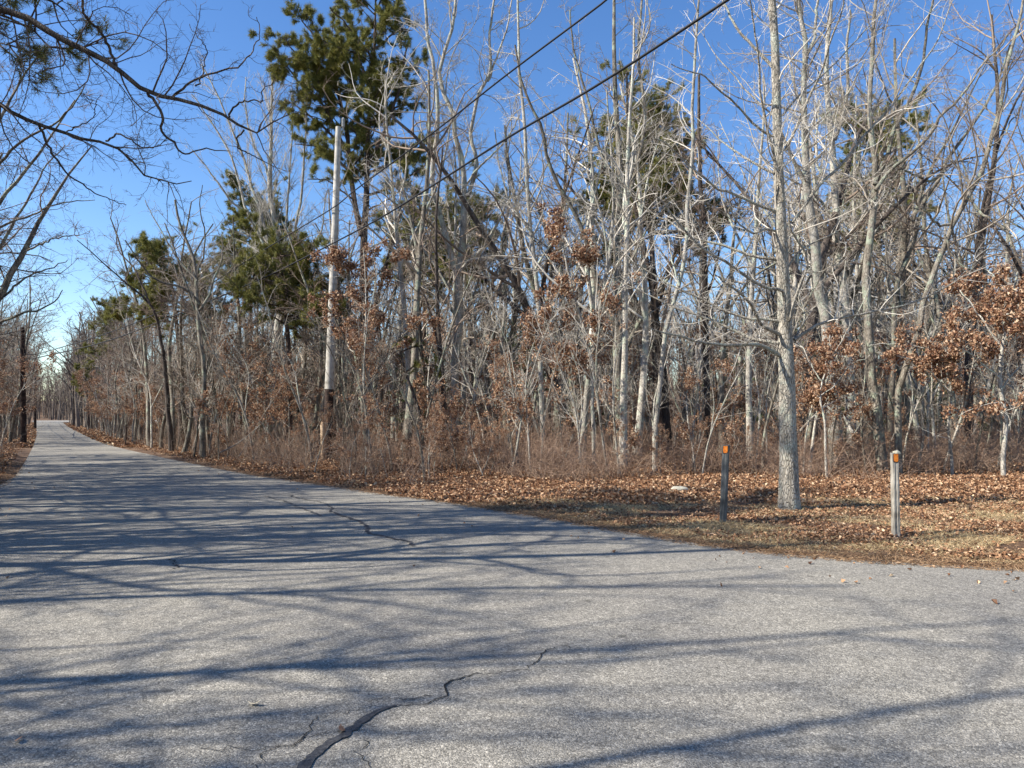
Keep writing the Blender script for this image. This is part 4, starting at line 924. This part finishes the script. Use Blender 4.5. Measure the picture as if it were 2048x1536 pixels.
for px_, py_, rz_, s_ in list(PATCH):
    c_, q_ = math.cos(rz_) * s_, math.sin(rz_) * s_
    cx_ = np.array([px_ + u * c_ - v * q_ for u in (-22, -11, 0, 11, 22) for v in (-11, 0, 11)]); cy_ = np.array([py_ + u * q_ + v * c_ for u in (-22, -11, 0, 11, 22) for v in (-11, 0, 11)])
    if (signed(cx_, cy_) < 2.0).any(): PATCH.remove((px_, py_, rz_, s_)); print('patch over road', px_, py_)
ng = bpy.data.node_groups.new('repeat_patches', 'GeometryNodeTree')
ng.interface.new_socket('Geometry', in_out='INPUT', socket_type='NodeSocketGeometry'); ng.interface.new_socket('Geometry', in_out='OUTPUT', socket_type='NodeSocketGeometry')
gi = ng.nodes.new('NodeGroupInput'); go = ng.nodes.new('NodeGroupOutput'); jn = ng.nodes.new('GeometryNodeJoinGeometry'); g2i = ng.nodes.new('GeometryNodeGeometryToInstance')
ng.links.new(gi.outputs[0], g2i.inputs[0])
for px_, py_, rz_, s_ in PATCH:
    tf = ng.nodes.new('GeometryNodeTransform'); tf.inputs['Translation'].default_value = (px_, py_, float(ground_h(np.array([float(px_)]), np.array([float(py_)]))[0]) - .3); tf.inputs['Rotation'].default_value = (0, 0, rz_); tf.inputs['Scale'].default_value = (s_, s_, s_)
    ng.links.new(g2i.outputs[0], tf.inputs[0]); ng.links.new(tf.outputs[0], jn.inputs[0])
ng.links.new(jn.outputs[0], go.inputs[0])
fwo.modifiers.new('patches', 'NODES').node_group = ng

rw = MB(); n0 = 0; t_ = 0
while n0 < 95 and t_ < 9000:
    t_ += 1; yy = r_.uniform(58, 172) if n0 > 40 else r_.uniform(84, 160); side = 1 if n0 % 5 else -1; E_ = REs if side == 1 else LEs
    x = np.interp(yy, E_[:, 1], E_[:, 0]) + side * r_.uniform(3, 12) if yy < 150 else r_.uniform(-150, -60)
    if yy >= 150: yy = r_.uniform(196, 226)
    if signed(np.array([x]), np.array([yy]))[0] < 2.0: continue
    V, F_ = FT[n0 % 9 if yy < 150 else n0 % 5]; az = r_.random() * 6.28; s_ = r_.uniform(.75, 1.0) if n0 % 9 < 5 else r_.uniform(1.1, 1.5); c_, q_ = math.cos(az) * s_, math.sin(az) * s_
    rw.add(np.stack([V[:, 0] * c_ - V[:, 1] * q_ + x, V[:, 0] * q_ + V[:, 1] * c_ + yy, V[:, 2] * s_ + float(ground_h(np.array([x]), np.array([yy]))[0])], 1), F_); n0 += 1
FG = []
for i in range(5):
    st, sr = stem_set(r_, 12.5, .16, 'simple'); lv, _ = crown_levels(r_, st, sr, SPEC['simple'])
    V1, F1 = tubes(st, sr * 1.2, 5); Vs = [V1]; Fs = [F1]; n_0 = len(V1)
    for p, r, S_ in lv:
        V2, F2 = tubes(p, r * 1.9, 3); Vs.append(V2); Fs.append(F2 + n_0); n_0 += len(V2)
    FG.append((np.concatenate(Vs), np.concatenate(Fs)))
for i in range(130):
    side = 1 if i % 5 < 3 else -1; E_ = REs if side == 1 else LEs; yy = r_.uniform(82, 150)
    x = np.interp(yy, E_[:, 1], E_[:, 0]) + side * r_.uniform(.9, 5.0)
    if signed(np.array([x]), np.array([yy]))[0] < .7: continue
    V, F_ = FG[i % 5] if i % 3 else FT[5 + i % 4]; az = r_.random() * 6.28; s_ = r_.uniform(.85, 1.12) if i % 3 else r_.uniform(1.1, 1.6); c_, q_ = math.cos(az) * s_, math.sin(az) * s_
    rw.add(np.stack([V[:, 0] * c_ - V[:, 1] * q_ + x, V[:, 0] * q_ + V[:, 1] * c_ + yy, V[:, 2] * s_ + float(ground_h(np.array([x]), np.array([yy]))[0])], 1), F_)
for i in range(120):
    FT = FG if i == 0 else FT
    yy = r_.uniform(190, 236); x = (r_.uniform(34, 190) - 1024) / FP * yy
    if signed(np.array([x]), np.array([yy]))[0] < 1.5: continue
    V, F_ = FT[i % 5]; az = r_.random() * 6.28; s_ = r_.uniform(.85, 1.1) if i % 3 else r_.uniform(.4, .7); c_, q_ = math.cos(az) * s_, math.sin(az) * s_
    rw.add(np.stack([V[:, 0] * c_ - V[:, 1] * q_ + x, V[:, 0] * q_ + V[:, 1] * c_ + yy, V[:, 2] * s_ + float(ground_h(np.array([x]), np.array([yy]))[0])], 1), F_)
tag(rw.build('far_roadside_wood', M['twig_far']), 'distant bare trees massed along the road and closing its bend', 'woodland', None, 'stuff')

# brambles and brush on the forest floor
r_ = np.random.default_rng(901)
def brush(n_, mask, label, matl, h0, h1, name='undergrowth'):
    P = []; 
    while sum(len(p) for p in P) < n_:
        m_ = 20000; y = np.exp(r_.uniform(math.log(11), math.log(85), m_)); px = r_.uniform(-60, 2120, m_); x = (px - 1024) / FP * y
        k_ = mask(px, x, y, signed(x, y)) > r_.random(m_); P.append(np.stack([x[k_], y[k_]], 1))
    P = np.concatenate(P)[:n_]; z = ground_h(P[:, 0], P[:, 1]) - .02
    P3 = np.c_[P, z]; N = len(P3)
    d = norm(np.stack([r_.normal(0, .45, N), r_.normal(0, .45, N), np.ones(N)], 1))
    hh = (h0 + (h1 - h0) * r_.random(N) ** 1.6) * (.75 + .5 * (np.sin(P[:, 0] * 1.9) * np.cos(P[:, 1] * 1.4) * .5 + .5))
    st, sr = grow(r_, P3, d, hh, np.full(N, .0055), 5, .2, -.07, .5)
    a1 = spawn(r_, st, sr, 3.6, .2, .5, .15, .8, (30, 80), 3, .25, -.02, .0035, .01)
    a2 = spawn(r_, a1[0], a1[1], 2.6, .2, .5, .08, .4, (30, 70), 2, .25, 0, .0028, .01)
    mb = MB()
    for p, r in ((st, sr), a1, a2): mb.add(*tubes(p, r, 3))
    tag(mb.build(name, matl), label, 'undergrowth', None, 'stuff')
def m_front(px, x, y, s):
    near = np.where(px > 860, 18.2 + 1.0 * np.sin(px * .01), 0)
    return ((y > near) & (s > np.where(px > 860, 4, 1.5)) & (y < 42) & ~((np.abs(px - 655) < 30) & (y < 26.5))) * np.where(px > 860, 1.0, .85) * np.clip(.55 + .8 * np.sin(x * .8 + 1.3 * np.sin(y * .5)) * np.cos(y * .7 + x * .3), .15, 1) * np.clip((46 - y) / 20, .15, 1)
brush(12500, m_front, 'tangled reddish brown brambles covering the forest floor behind the leaf litter', M['bramble'], .3, 1.5)
def m_left(px, x, y, s): return ((s > .9) & ((px < 760) | (y > 30)) & ~((np.abs(px - 655) < 30) & (y < 26.5))) * np.where(px < 760, 1.0, .5)
brush(5600, m_left, 'greyish brown brush thickening the roadside edge of the wood', M['bramble_grey'], .4, 1.7, 'roadside_brush')

# fallen leaves, dry grass, pine straw
def scatter(n_, ylo, yhi, mask, pxlo=-80, pxhi=2130):
    P = []
    while sum(len(p) for p in P) < n_:
        m_ = 40000; y = np.exp(r_.uniform(math.log(ylo), math.log(yhi), m_)); px = r_.uniform(pxlo, pxhi, m_); x = (px - 1024) / FP * y
        k_ = mask(px, x, y, signed(x, y)) > r_.random(m_); P.append(np.stack([x[k_], y[k_]], 1))
    P = np.concatenate(P)[:n_]; return np.c_[P, ground_h(P[:, 0], P[:, 1])]
def litter_density(px, x, y, s):
    d = np.where(x > -2.5, np.clip((y - (13.6 + .35 * np.sin(x * 1.7))) / .8, 0, 1), np.clip((s - .25) / .5, 0, 1))
    pat = np.clip((np.sin(x * 1.6 + 2 * np.sin(y * .9)) * np.cos(y * 2.1 + x) + .35), 0, 1) * .7 + .06
    d = d * np.where(y > 17, 1, np.where(y > 13.8, .85, .62) + np.where(y > 13.8, .15, .38) * np.sign(np.sin(x * 2.1 + 2.2 * np.sin(y * 1.7))))
    d = np.maximum(d, np.where((s > .5), pat * .55, 0) * np.clip((s - .3) / .8, 0, 1))
    return d * (s > .12) * (y < 60)
P = scatter(34000, 8, 21, litter_density); P[:, 2] += r_.uniform(.005, .05, len(P))
near_leaves = MB().add(*leaf_lobed(r_, P, .056), smooth=False)
P = scatter(110000, 8, 22, litter_density); P[:, 2] += r_.uniform(.002, .035, len(P)); near_leaves.add(*leaf_tris(r_, P, .052, True), smooth=False)
P = scatter(70, 6, 24, lambda px, x, y, s: np.exp(np.minimum(s, 0) * 1.4) * (s < 0), -60, 2130); P[:, 2] = .012; near_leaves.add(*leaf_tris(r_, P, .06, True), smooth=False)
P = scatter(120000, 13, 46, litter_density); P[:, 2] += r_.uniform(.005, .08, len(P))
near_leaves.add(*leaf_tris(r_, P, .075, True), smooth=False)
P = scatter(26000, 36, 140, lambda px, x, y, s: np.clip(1.2 - s / 9, 0, 1) * (s > .05), -80, 900); P[:, 2] += .03
near_leaves.add(*leaf_tris(r_, P, .21, True), smooth=False)
tag(near_leaves.build('leaf_litter', M['litter']), 'carpet of fallen brown oak leaves along the edge of the wood', 'leaves', None, 'stuff')

def blades(P, ln, lean, w):
    N = len(P); yaw = r_.random(N) * 6.28; el = np.abs(r_.normal(lean, .35, N)).clip(.03, 1.4)
    d = np.stack([np.cos(yaw) * np.cos(el), np.sin(yaw) * np.cos(el), np.sin(el)], 1); L_ = (ln * r_.uniform(.5, 1.4, N))[:, None]
    s = norm(np.cross(d, r_.normal(size=(N, 3)))) * w
    mid = P + d * L_ * .55; tip = P + d * L_; tip[:, 2] -= L_[:, 0] * .15
    V = np.stack([P - s, P + s, mid + s * .8, mid - s * .8, tip], 1).reshape(-1, 3); o = np.arange(N) * 5
    F4 = np.stack([o, o + 1, o + 2, o + 3], 1); F3 = np.stack([o + 3, o + 2, o + 4], 1)
    return V, F4, F3
def m_grass(px, x, y, s):
    pat = np.clip(np.sin(x * .9 + 1.2 * np.sin(y * 1.1) + .6) * .6 + np.cos(y * 1.7 + x * .8) * .5 + .25, 0, 1)
    return (s > .35) * (x > -2) * (y < 14.2) * pat
P = scatter(46000, 7.4, 14.4, m_grass, 900, 2130); V, F4, F3 = blades(P, .06, .25, .0022)
g = MB(); g.add(V, F4, 0, False); g.add(V, F3, 0, False)
P = scatter(36000, 8.5, 14.2, lambda px, x, y, s: (s > .8) * (x > -1) * (np.sin(x * 2.1 + 2.2 * np.sin(y * 1.7)) < .15) * np.clip(.5 + .6 * np.sin(x * .9 + y), .1, 1), 950, 2130); V, F4, F3 = blades(P, .085, .3, .0024); g.add(V, F4, 0, False); g.add(V, F3, 0, False)
tag(g.build('dry_grass', M['grass']), 'matted dry straw coloured grass on the verge around the posts', 'grass', None, 'stuff')
def m_straw(px, x, y, s):
    return np.clip(1.2 - np.abs(s - .35) / .8, 0, 1) * (s > -.06) + .25 * ((s > .3) & (s < 4))
P = scatter(46000, 7.2, 26, m_straw, -60, 2130); P[:, 2] = np.maximum(P[:, 2], .004); V, F4, F3 = blades(P, .075, .08, .0024)
g = MB(); g.add(V, F4, 0, False); g.add(V, F3, 0, False)
tag(g.build('pine_straw', M['straw']), 'brown pine needles and grit gathered along the asphalt edge', 'pine straw', None, 'stuff')

# ------------------------------------------------------------------ posts
def wood(name, c0, c1, c2):
    m, n, L, b = mat(name, .85); tc = N_(n, 'ShaderNodeTexCoord'); mp = N_(n, 'ShaderNodeMapping'); mp.inputs['Scale'].default_value = (1, 1, .06)
    L.new(tc.outputs['Object'], mp.inputs[0]); q = N_(n, 'ShaderNodeTexNoise', Scale=70.0, Detail=6.0, Roughness=.7); L.new(mp.outputs[0], q.inputs['Vector'])
    q2 = N_(n, 'ShaderNodeTexNoise', Scale=5.0, Detail=5.0); L.new(tc.outputs['Object'], q2.inputs['Vector'])
    ad = N_(n, 'ShaderNodeMath'); ad.operation = 'MULTIPLY_ADD'; ad.inputs[1].default_value = .55; L.new(q2.outputs[0], ad.inputs[0])
    hf = N_(n, 'ShaderNodeMath'); hf.operation = 'MULTIPLY'; hf.inputs[1].default_value = .5; L.new(q.outputs[0], hf.inputs[0]); L.new(hf.outputs[0], ad.inputs[2])
    r = ramp(n, [(.38, c0), (.52, c1), (.68, c2)]); L.new(ad.outputs[0], r.inputs[0]); L.new(r.outputs[0], b.inputs['Base Color'])
    bp = N_(n, 'ShaderNodeBump', Strength=.6, Distance=.006); L.new(q.outputs[0], bp.inputs['Height']); L.new(bp.outputs[0], b.inputs['Normal']); return m
M['wood_dark'] = wood('weathered_dark_wood', (.025, .027, .028), (.085, .088, .086), (.20, .20, .19))
M['wood_pale'] = wood('weathered_pale_wood', (.09, .08, .065), (.27, .245, .205), (.45, .42, .365))
M['wood_top'] = wood('sawn_wood', (.20, .12, .07), (.40, .28, .18), (.5, .4, .28))
m, n, L, b = mat('orange_paint', .55); tc = N_(n, 'ShaderNodeTexCoord'); q = N_(n, 'ShaderNodeTexNoise', Scale=45.0, Detail=4.0); L.new(tc.outputs['Object'], q.inputs['Vector'])
r_2 = ramp(n, [(.35, (.50, .13, .02)), (.6, (.80, .24, .03))]); L.new(q.outputs[0], r_2.inputs[0]); L.new(r_2.outputs[0], b.inputs['Base Color']); M['orange'] = m
m, n, L, b = mat('groove', .9); b.inputs['Base Color'].default_value = (.05, .025, .015, 1); M['groove'] = m

def post(px_b, py_b, px_t, py_t, w, rz, matl, label, seed):
    rg = np.random.default_rng(seed); g0 = gp(px_b, py_b); D = g0[1]; t = at(px_t, py_t, D); H = t[2] - .0
    gz = float(ground_h(np.array([g0[0]]), np.array([D]))[0]); root = empty('marker_post', (g0[0], D, gz), rz); tag(root, label, 'post')
    nz = 26; ns = 6; hw = w / 2; ring = []
    for s_ in range(4):
        for j in range(ns):
            u = -1 + 2 * j / ns; ring.append([(u, -1), (1, u), (-u, 1), (-1, -u)][s_])
    ring = np.array(ring); rr = np.maximum(np.abs(ring[:, 0]), np.abs(ring[:, 1])); corner = (np.abs(np.abs(ring[:, 0]) - np.abs(ring[:, 1])) < .01)
    ring = ring * np.where(corner, .94, 1)[:, None]; m_ = len(ring); V = []
    zs = np.concatenate([np.linspace(-.12, H - .012, nz), [H - .004, H]])
    ins = np.concatenate([np.ones(nz), [.985, .93]])
    ux, uy = (t[0] - g0[0]), 0
    ca, sa = math.cos(-rz), math.sin(-rz)
    wv = rg.normal(0, .0012, (m_,)); 
    for z, k_ in zip(zs, ins):
        f_ = z / H; wv = wv * .8 + rg.normal(0, .0010, m_); lx = (ux * ca) * f_; ly = (ux * sa) * f_
        chk = np.where(np.arange(m_) == 3, -.006 * (f_ > .1), 0)
        q_ = ring * (hw * k_ + (wv + chk)[:, None]); V.append(np.c_[q_[:, 0] + lx, q_[:, 1] + ly, np.full(m_, z + (rg.normal(0, .002) if 0 else 0))])
    nr = len(V); V = np.concatenate(V); F_ = []
    for k_ in range(nr - 1):
        for j in range(m_): F_.append((k_ * m_ + j, k_ * m_ + (j + 1) % m_, (k_ + 1) * m_ + (j + 1) % m_, (k_ + 1) * m_ + j))
    mb = MB().add(V, F_, 0, False); top = V[-m_:]; cen = top.mean(0) + [0, 0, .002]
    mb.add(np.vstack([top, cen]), [(j, (j + 1) % m_, m_) for j in range(m_)], 0, False); mb.build('shaft', matl, root)
    # blaze: carved recess edge and an orange plate with a rounded foot, on the -Y face
    lx, ly = ux * ca, ux * sa
    def plate(wd_, z0, z1, y0, th, name, mt, rnd):
        pts = [(-wd_ / 2, z1), (-wd_ / 2, z0 + rnd)] + [(-wd_ / 2 + rnd - rnd * math.cos(a_), z0 + rnd - rnd * math.sin(a_)) for a_ in np.linspace(.3, 1.57, 4)] + [(wd_ / 2 - rnd + rnd * math.cos(a_), z0 + rnd - rnd * math.sin(a_)) for a_ in np.linspace(1.57, .3, 4)] + [(wd_ / 2, z0 + rnd), (wd_ / 2, z1)]
        n_ = len(pts); A = [(x + lx * (z / H), -y0 + ly, z) for x, z in pts]; B = [(x + lx * (z / H), -y0 - th + ly, z) for x, z in pts]
        q = MB(); V_ = np.array(A + B)
        q.add(V_, [(j, (j + 1) % n_, n_ + (j + 1) % n_, n_ + j) for j in range(n_)], 0, False)
        c_ = len(V_); V2 = np.vstack([V_[n_:], V_[n_:].mean(0)]); q.add(V2, [(j, (j + 1) % n_, n_) for j in range(n_)], 0, False)
        return q.build(name, mt, root)
    plate(w * .76, H - .122, H - .009, hw - .004, .007, 'recess', M['groove'], .012)
    plate(w * .62, H - .112, H - .012, hw + .0032, .004, 'blaze', M['orange'], .018)
    return root, g0, t
p1, g1, t1 = post(1446, 1047, 1452, 893, .098, math.radians(-22), M['wood_dark'], 'dark weathered square post with an orange blaze left of the tall tree', 1)
p2, g2, t2 = post(1792, 1076, 1789, 908, .085, math.radians(-6), M['wood_pale'], 'pale weathered square post with an orange blaze and a white stone on top', 2)
def stone(name, loc, sx, sy, sz, seed, c, label, cat, rz=0):
    rg = np.random.default_rng(seed); nu, nv = 20, 12; V = []
    for i in range(nv + 1):
        th = math.pi * i / nv
        for j in range(nu):
            ph = 2 * math.pi * j / nu; d = Vector((math.sin(th) * math.cos(ph), math.sin(th) * math.sin(ph), math.cos(th)))
            k_ = 1 + .28 * mnoise.noise(d * 1.4 + Vector((seed, 0, 0))) + .10 * mnoise.noise(d * 5 + Vector((0, seed, 0))); V.append((d.x * k_ * sx, d.y * k_ * sy, max(d.z * k_, -.55) * sz))
    F_ = [(i * nu + j, (i + 1) * nu + j, (i + 1) * nu + (j + 1) % nu, i * nu + (j + 1) % nu) for i in range(nv) for j in range(nu)]
    m, n, L, b = mat(name + '_surface', .8); tc = N_(n, 'ShaderNodeTexCoord'); q = N_(n, 'ShaderNodeTexNoise', Scale=18.0, Detail=5.0); L.new(tc.outputs['Object'], q.inputs['Vector'])
    rr = ramp(n, [(.3, tuple(v * .6 for v in c)), (.7, c)]); L.new(q.outputs[0], rr.inputs[0]); L.new(rr.outputs[0], b.inputs['Base Color'])
    o = MB().add(V, F_).build(name, m, None, loc); o.rotation_euler = (0, 0, rz); tag(o, label, cat); return o
stone('stone', (t2[0] + .022, t2[1] - .01, t2[2] + .018), .050, .038, .030, 3, (.74, .66, .47), 'small white stone lying on top of the pale post', 'stone', .2)
g = gp(1358, 985); stone('pale_rock', (g[0], g[1], .06), .20, .09, .065, 8, (.62, .57, .44), 'flat pale rock lying in the leaf litter left of the dark post', 'rock', .1)
g = gp(998, 925); stone('dark_lump', (g[0], g[1], .18), .14, .14, .22, 12, (.03, .025, .022), 'small black stump in the brush right of the forked pale tree', 'lump')  # black blob of unknown nature, drawn as a rounded lump

def stick(name, pxs, D, w, label, cat, seed, matl='pale', dz=None, gl=False):
    rg = np.random.default_rng(seed)
    P = np.array([at(px, py, D + (dz[i] if dz else 0)) for i, (px, py) in enumerate(pxs)])
    if gl: P = np.array([gp(px, py) + [0, 0, .07] for px, py in pxs])
    P = smooth_path(P, 14) + rg.normal(0, .004, (14, 3)); o0 = P[0].copy(); P = P - o0
    r = np.linspace(w, w * .45, 14)[None]; mb = MB().add(*tubes(P[None], r, 8)); mb.add(*tubes(*spawn(rg, P[None], r, 2.5, .3, .25, .08, .4, (30, 60), 4, .2, .0, .003, .02), 4))
    tag(mb.build(name, M[matl], None, o0), label, cat)
stick('fallen_branch', [(1438, 940), (1468, 946), (1495, 953), (1518, 963)], 0, .02, 'pale fallen branch lying on the leaves between the dark post and the tall tree', 'branch', 4, gl=True)
stick('leaning_log', [(1708, 872), (1697, 850), (1687, 832)], 20.5, .055, 'short whitish broken log leaning beside the thick mottled trunk', 'log', 5, dz=[0, .3, .6])
stick('fallen_branch', [(1600, 862), (1622, 838), (1650, 810), (1655, 790)], 20, .03, 'pale bent branch propped up in the brush right of the tall tree', 'branch', 6, dz=[0, .3, .6, .8])
stick('fallen_branch', [(440, 905), (470, 890), (500, 868), (520, 850)], 24, .022, 'grey bent branch sticking out of the roadside brush left of the pole', 'branch', 7, dz=[0, .2, .4, .5])

# ------------------------------------------------------------------ utility poles and cables
def pole(px_b, py_b, px_t, py_t, Y, w0, w1, label, darkened=True, gear=True):
    b0 = at(px_b, py_b, Y); t = at(px_t, py_t, Y); gz = float(ground_h(np.array([b0[0]]), np.array([Y]))[0]); b0[2] = gz
    root = empty('utility_pole', b0); tag(root, label, 'utility pole'); v = t - b0; H = v[2]
    P = np.array([v * f_ for f_ in np.linspace(0, 1, 30)]); r = np.linspace(w0, w1, 30) / 2; P[0, 2] -= .2
    ks = 7 if darkened else 1
    if darkened:
        MB().add(*tubes(P[None, ks - 1:], r[None, ks - 1:], 22)).build('shaft', M['pole'], root)
        MB().add(*tubes(P[None, :ks], r[None, :ks] * .93, 22)).build('dark_base', M['pole_dark'], root)  # lower part of the pole, darker and slightly slimmer than the shaft
    else: MB().add(*tubes(P[None], r[None], 14)).build('shaft', M['pole_dark'], root)
    k_ = 20; c_ = np.array([[math.cos(a_) * w1 / 2, math.sin(a_) * w1 / 2, 0] for a_ in np.linspace(0, 6.283, k_, endpoint=False)])
    MB().add(np.vstack([v + c_, v + [0, 0, .02]]), [(j, (j + 1) % k_, k_) for j in range(k_)], 0, False).build('pole_top', M['pole_dark'], root)
    if gear:
        # pin insulator on a short bracket
        ix = v + np.array([w1 * .5 + .075, -.02, .10]); q = MB(); pr_ = [(.0, .02), (.05, .03)]
        prof = []
        for i in range(6):
            z = i * .05; prof += [(z, .035), (z + .012, .062), (z + .03, .060), (z + .042, .035)]
        prof = [(-.12, .018)] + prof + [(.32, .03), (.335, .0)]
        Pp = np.array([ix + [0, 0, z - .10] for z, _ in prof]); q.add(*tubes(Pp[None], np.array([[rr for _, rr in prof]]), 16)); q.build('insulator', M['porcelain'], root)
        q = MB(); q.add(*tubes(np.array([[v + [w1 * .3, -.02, -.35], v + [w1 * .5 + .02, -.02, -.3], v + [w1 * .5 + .075, -.02, -.16], v + [w1 * .5 + .075, -.02, .0]]]), np.full((1, 4), .016), 8)); q.build('bracket', M['steel'], root)
        for f_ in (.745, .66):
            c0 = v * f_; rr_ = np.interp(f_, [0, 1], [w0, w1]) / 2
            q = MB(); a_ = np.linspace(0, 2 * math.pi, 21); ring = np.array([c0 + [math.cos(x) * (rr_ + .004), math.sin(x) * (rr_ + .004), 0] for x in a_]); q.add(*tubes(ring[None], np.full((1, 21), .012), 6)); q.build('clamp', M['steel'], root)
    return root, b0, t
def pmat(name, c0, c1, c2):
    return wood(name, c0, c1, c2)
M['pole'] = pmat('grey_pole_wood', (.18, .165, .14), (.40, .375, .33), (.56, .53, .475)); M['pole_dark'] = pmat('dark_brown_wood', (.012, .009, .008), (.035, .022, .018), (.10, .06, .045))
M['steel'], n, L, b = mat('galvanised_steel', .5); b.inputs['Metallic'].default_value = .7; b.inputs['Base Color'].default_value = (.3, .31, .32, 1)
M['porcelain'], n, L, b = mat('glazed_porcelain', .35); b.inputs['Base Color'].default_value = (.30, .31, .32, 1)
M['cable'], n, L, b = mat('cable_sheath', .5); b.inputs['Base Color'].default_value = (.018, .018, .02, 1)
PY = 26.0
up, ub, ut = pole(654, 920, 677, 254, PY, .36, .195, 'grey wooden utility pole with a black foot in front of the wood')
pole(47, 888, 45, 655, 40.0, .30, .20, 'dark utility pole at the left side of the road', False, False)
pole(70, 857, 71, 752, 84.0, .30, .2, 'thin far utility pole beyond the first dark pole at left', False, False)
st_ = at(645, 905, 25.2); q = np.array([[at(648, 925, 25.4), at(647, 880, 25.4), at(646, 850, 25.4), at(646, 843, 25.4)]])
tag(MB().add(*tubes(q - q[0, 0], np.array([[.10, .095, .09, .06]]), 14)).build('pole_stub', M['wood_top'], None, q[0, 0]), 'short tan pole stub standing against the left side of the utility pole', 'pole stub')
# a further pole behind the camera carries the cables on
nearp = np.array([18.2, -11.0]); pb = empty('utility_pole', (nearp[0], nearp[1], 0)); tag(pb, 'utility pole behind the viewpoint carrying the cables onward', 'utility pole')
MB().add(*tubes(np.array([[[0, 0, -.2], [0, 0, 5], [0, 0, 11]]]), np.array([[.18, .15, .11]]), 18)).build('shaft', M['pole'], pb)

def cable(pts_px, z_end, rad, label, slot):
    A = np.array([at(45, 700, 40.0)[0], 40.0]); B = np.array([ub[0] + .16, PY - .12]); C = nearp
    far2 = np.array([at(71, 752, 84)[0], 84.0])
    P = [np.array([far2[0], far2[1], 6.1 + slot])]
    for px, py in pts_px:
        k_ = (px - 1024) / FP
        for a_, b_ in ((A, B), (B, C)):
            d = b_ - a_; den = d[0] - k_ * d[1]; t = (k_ * a_[1] - a_[0]) / den
            if -.03 <= t <= 1.001:
                q_ = a_ + d * t
                if q_[1] < .5: continue
                w_ = at(px, py, q_[1]); P.append(w_); break
    e_ = P[-1]; E3 = np.array([C[0], C[1], z_end])
    for f_ in (.12, .3, .5, .75, 1.0):
        q_ = e_ + (E3 - e_) * f_; q_[2] -= .5 * math.sin(math.pi * f_); P.append(q_)
    P = np.array(P)
    S = smooth_path(P, 220); o0 = S[0].copy()
    tag(MB().add(*tubes((S - o0)[None], np.full((1, 220), rad), 8)).build('power_cable', M['cable'], None, o0), label, 'cable')
cable([(50, 712), (79, 707), (239, 658), (369, 598), (500, 518), (560, 480), (667, 415), (712, 379), (869, 263), (1013, 150), (1200, 10), (1290, -62)], 10.2, .020, 'upper thinner black cable running past the utility pole to the top of the picture', .5)
cable([(50, 722), (58, 719), (205, 685), (342, 634), (513, 562), (602, 519), (739, 448), (842, 386), (1013, 277), (1200, 167), (1455, 0), (1560, -70)], 8.8, .025, 'lower thicker black cable crossing in front of the trees', 0)

# small reflector post by the far verge and loose leaves on the road
g = gp(251, 893); q = MB(); h_ = 1.0
mp_ = empty('roadside_stake', (g[0], g[1], 0)); tag(mp_, 'thin black stake at the verge far down the road', 'stake')
MB().add(*tubes(np.array([[[0, 0, -.1], [.01, 0, .5], [0, 0, 1.0]]]), np.full((1, 3), .035), 8)).build('shaft', M['pole_dark'], mp_)
MB().add(*tubes(np.array([[[0, 0, 1.0], [0, 0, 1.06], [0, 0, 1.08]]]), np.array([[.045, .045, .001]]), 8)).build('cap', M['pole_dark'], mp_)
M['leafpale'] = leaf_mat('bleached_leaf', [(0, (.55, .46, .30)), (1, (.66, .57, .40))], .1)
M['leafbrown'] = leaf_mat('road_leaf', [(0, (.26, .13, .07)), (1, (.34, .18, .1))], .1)
for (px, py, s_, mt, lb, sd) in ((507, 1411, .075, 'leafpale', 'bleached curled leaf lying alone on the near asphalt', 1), (36, 1485, .075, 'leafbrown', 'reddish brown leaf on the asphalt at the bottom left', 2), (683, 1462, .06, 'leafbrown', 'tiny brown leaf caught on the black tar seam', 5)):
    rg = np.random.default_rng(sd); V, F_ = leaf_lobed(rg, np.zeros((1, 3)), s_ * 1.3); V[:, 2] -= V[:, 2].min() - .008
    tag(MB().add(V, F_, 0, False).build('dead_leaf', M[mt], None, gp(px, py)), lb, 'leaf')

# remove prototypes that were never placed
for pr in list(PARTS):
    if pr not in USED:
        o = sc.objects[pr]
        for c in PARTS[pr]: bpy.data.objects.remove(c)
        bpy.data.objects.remove(o)
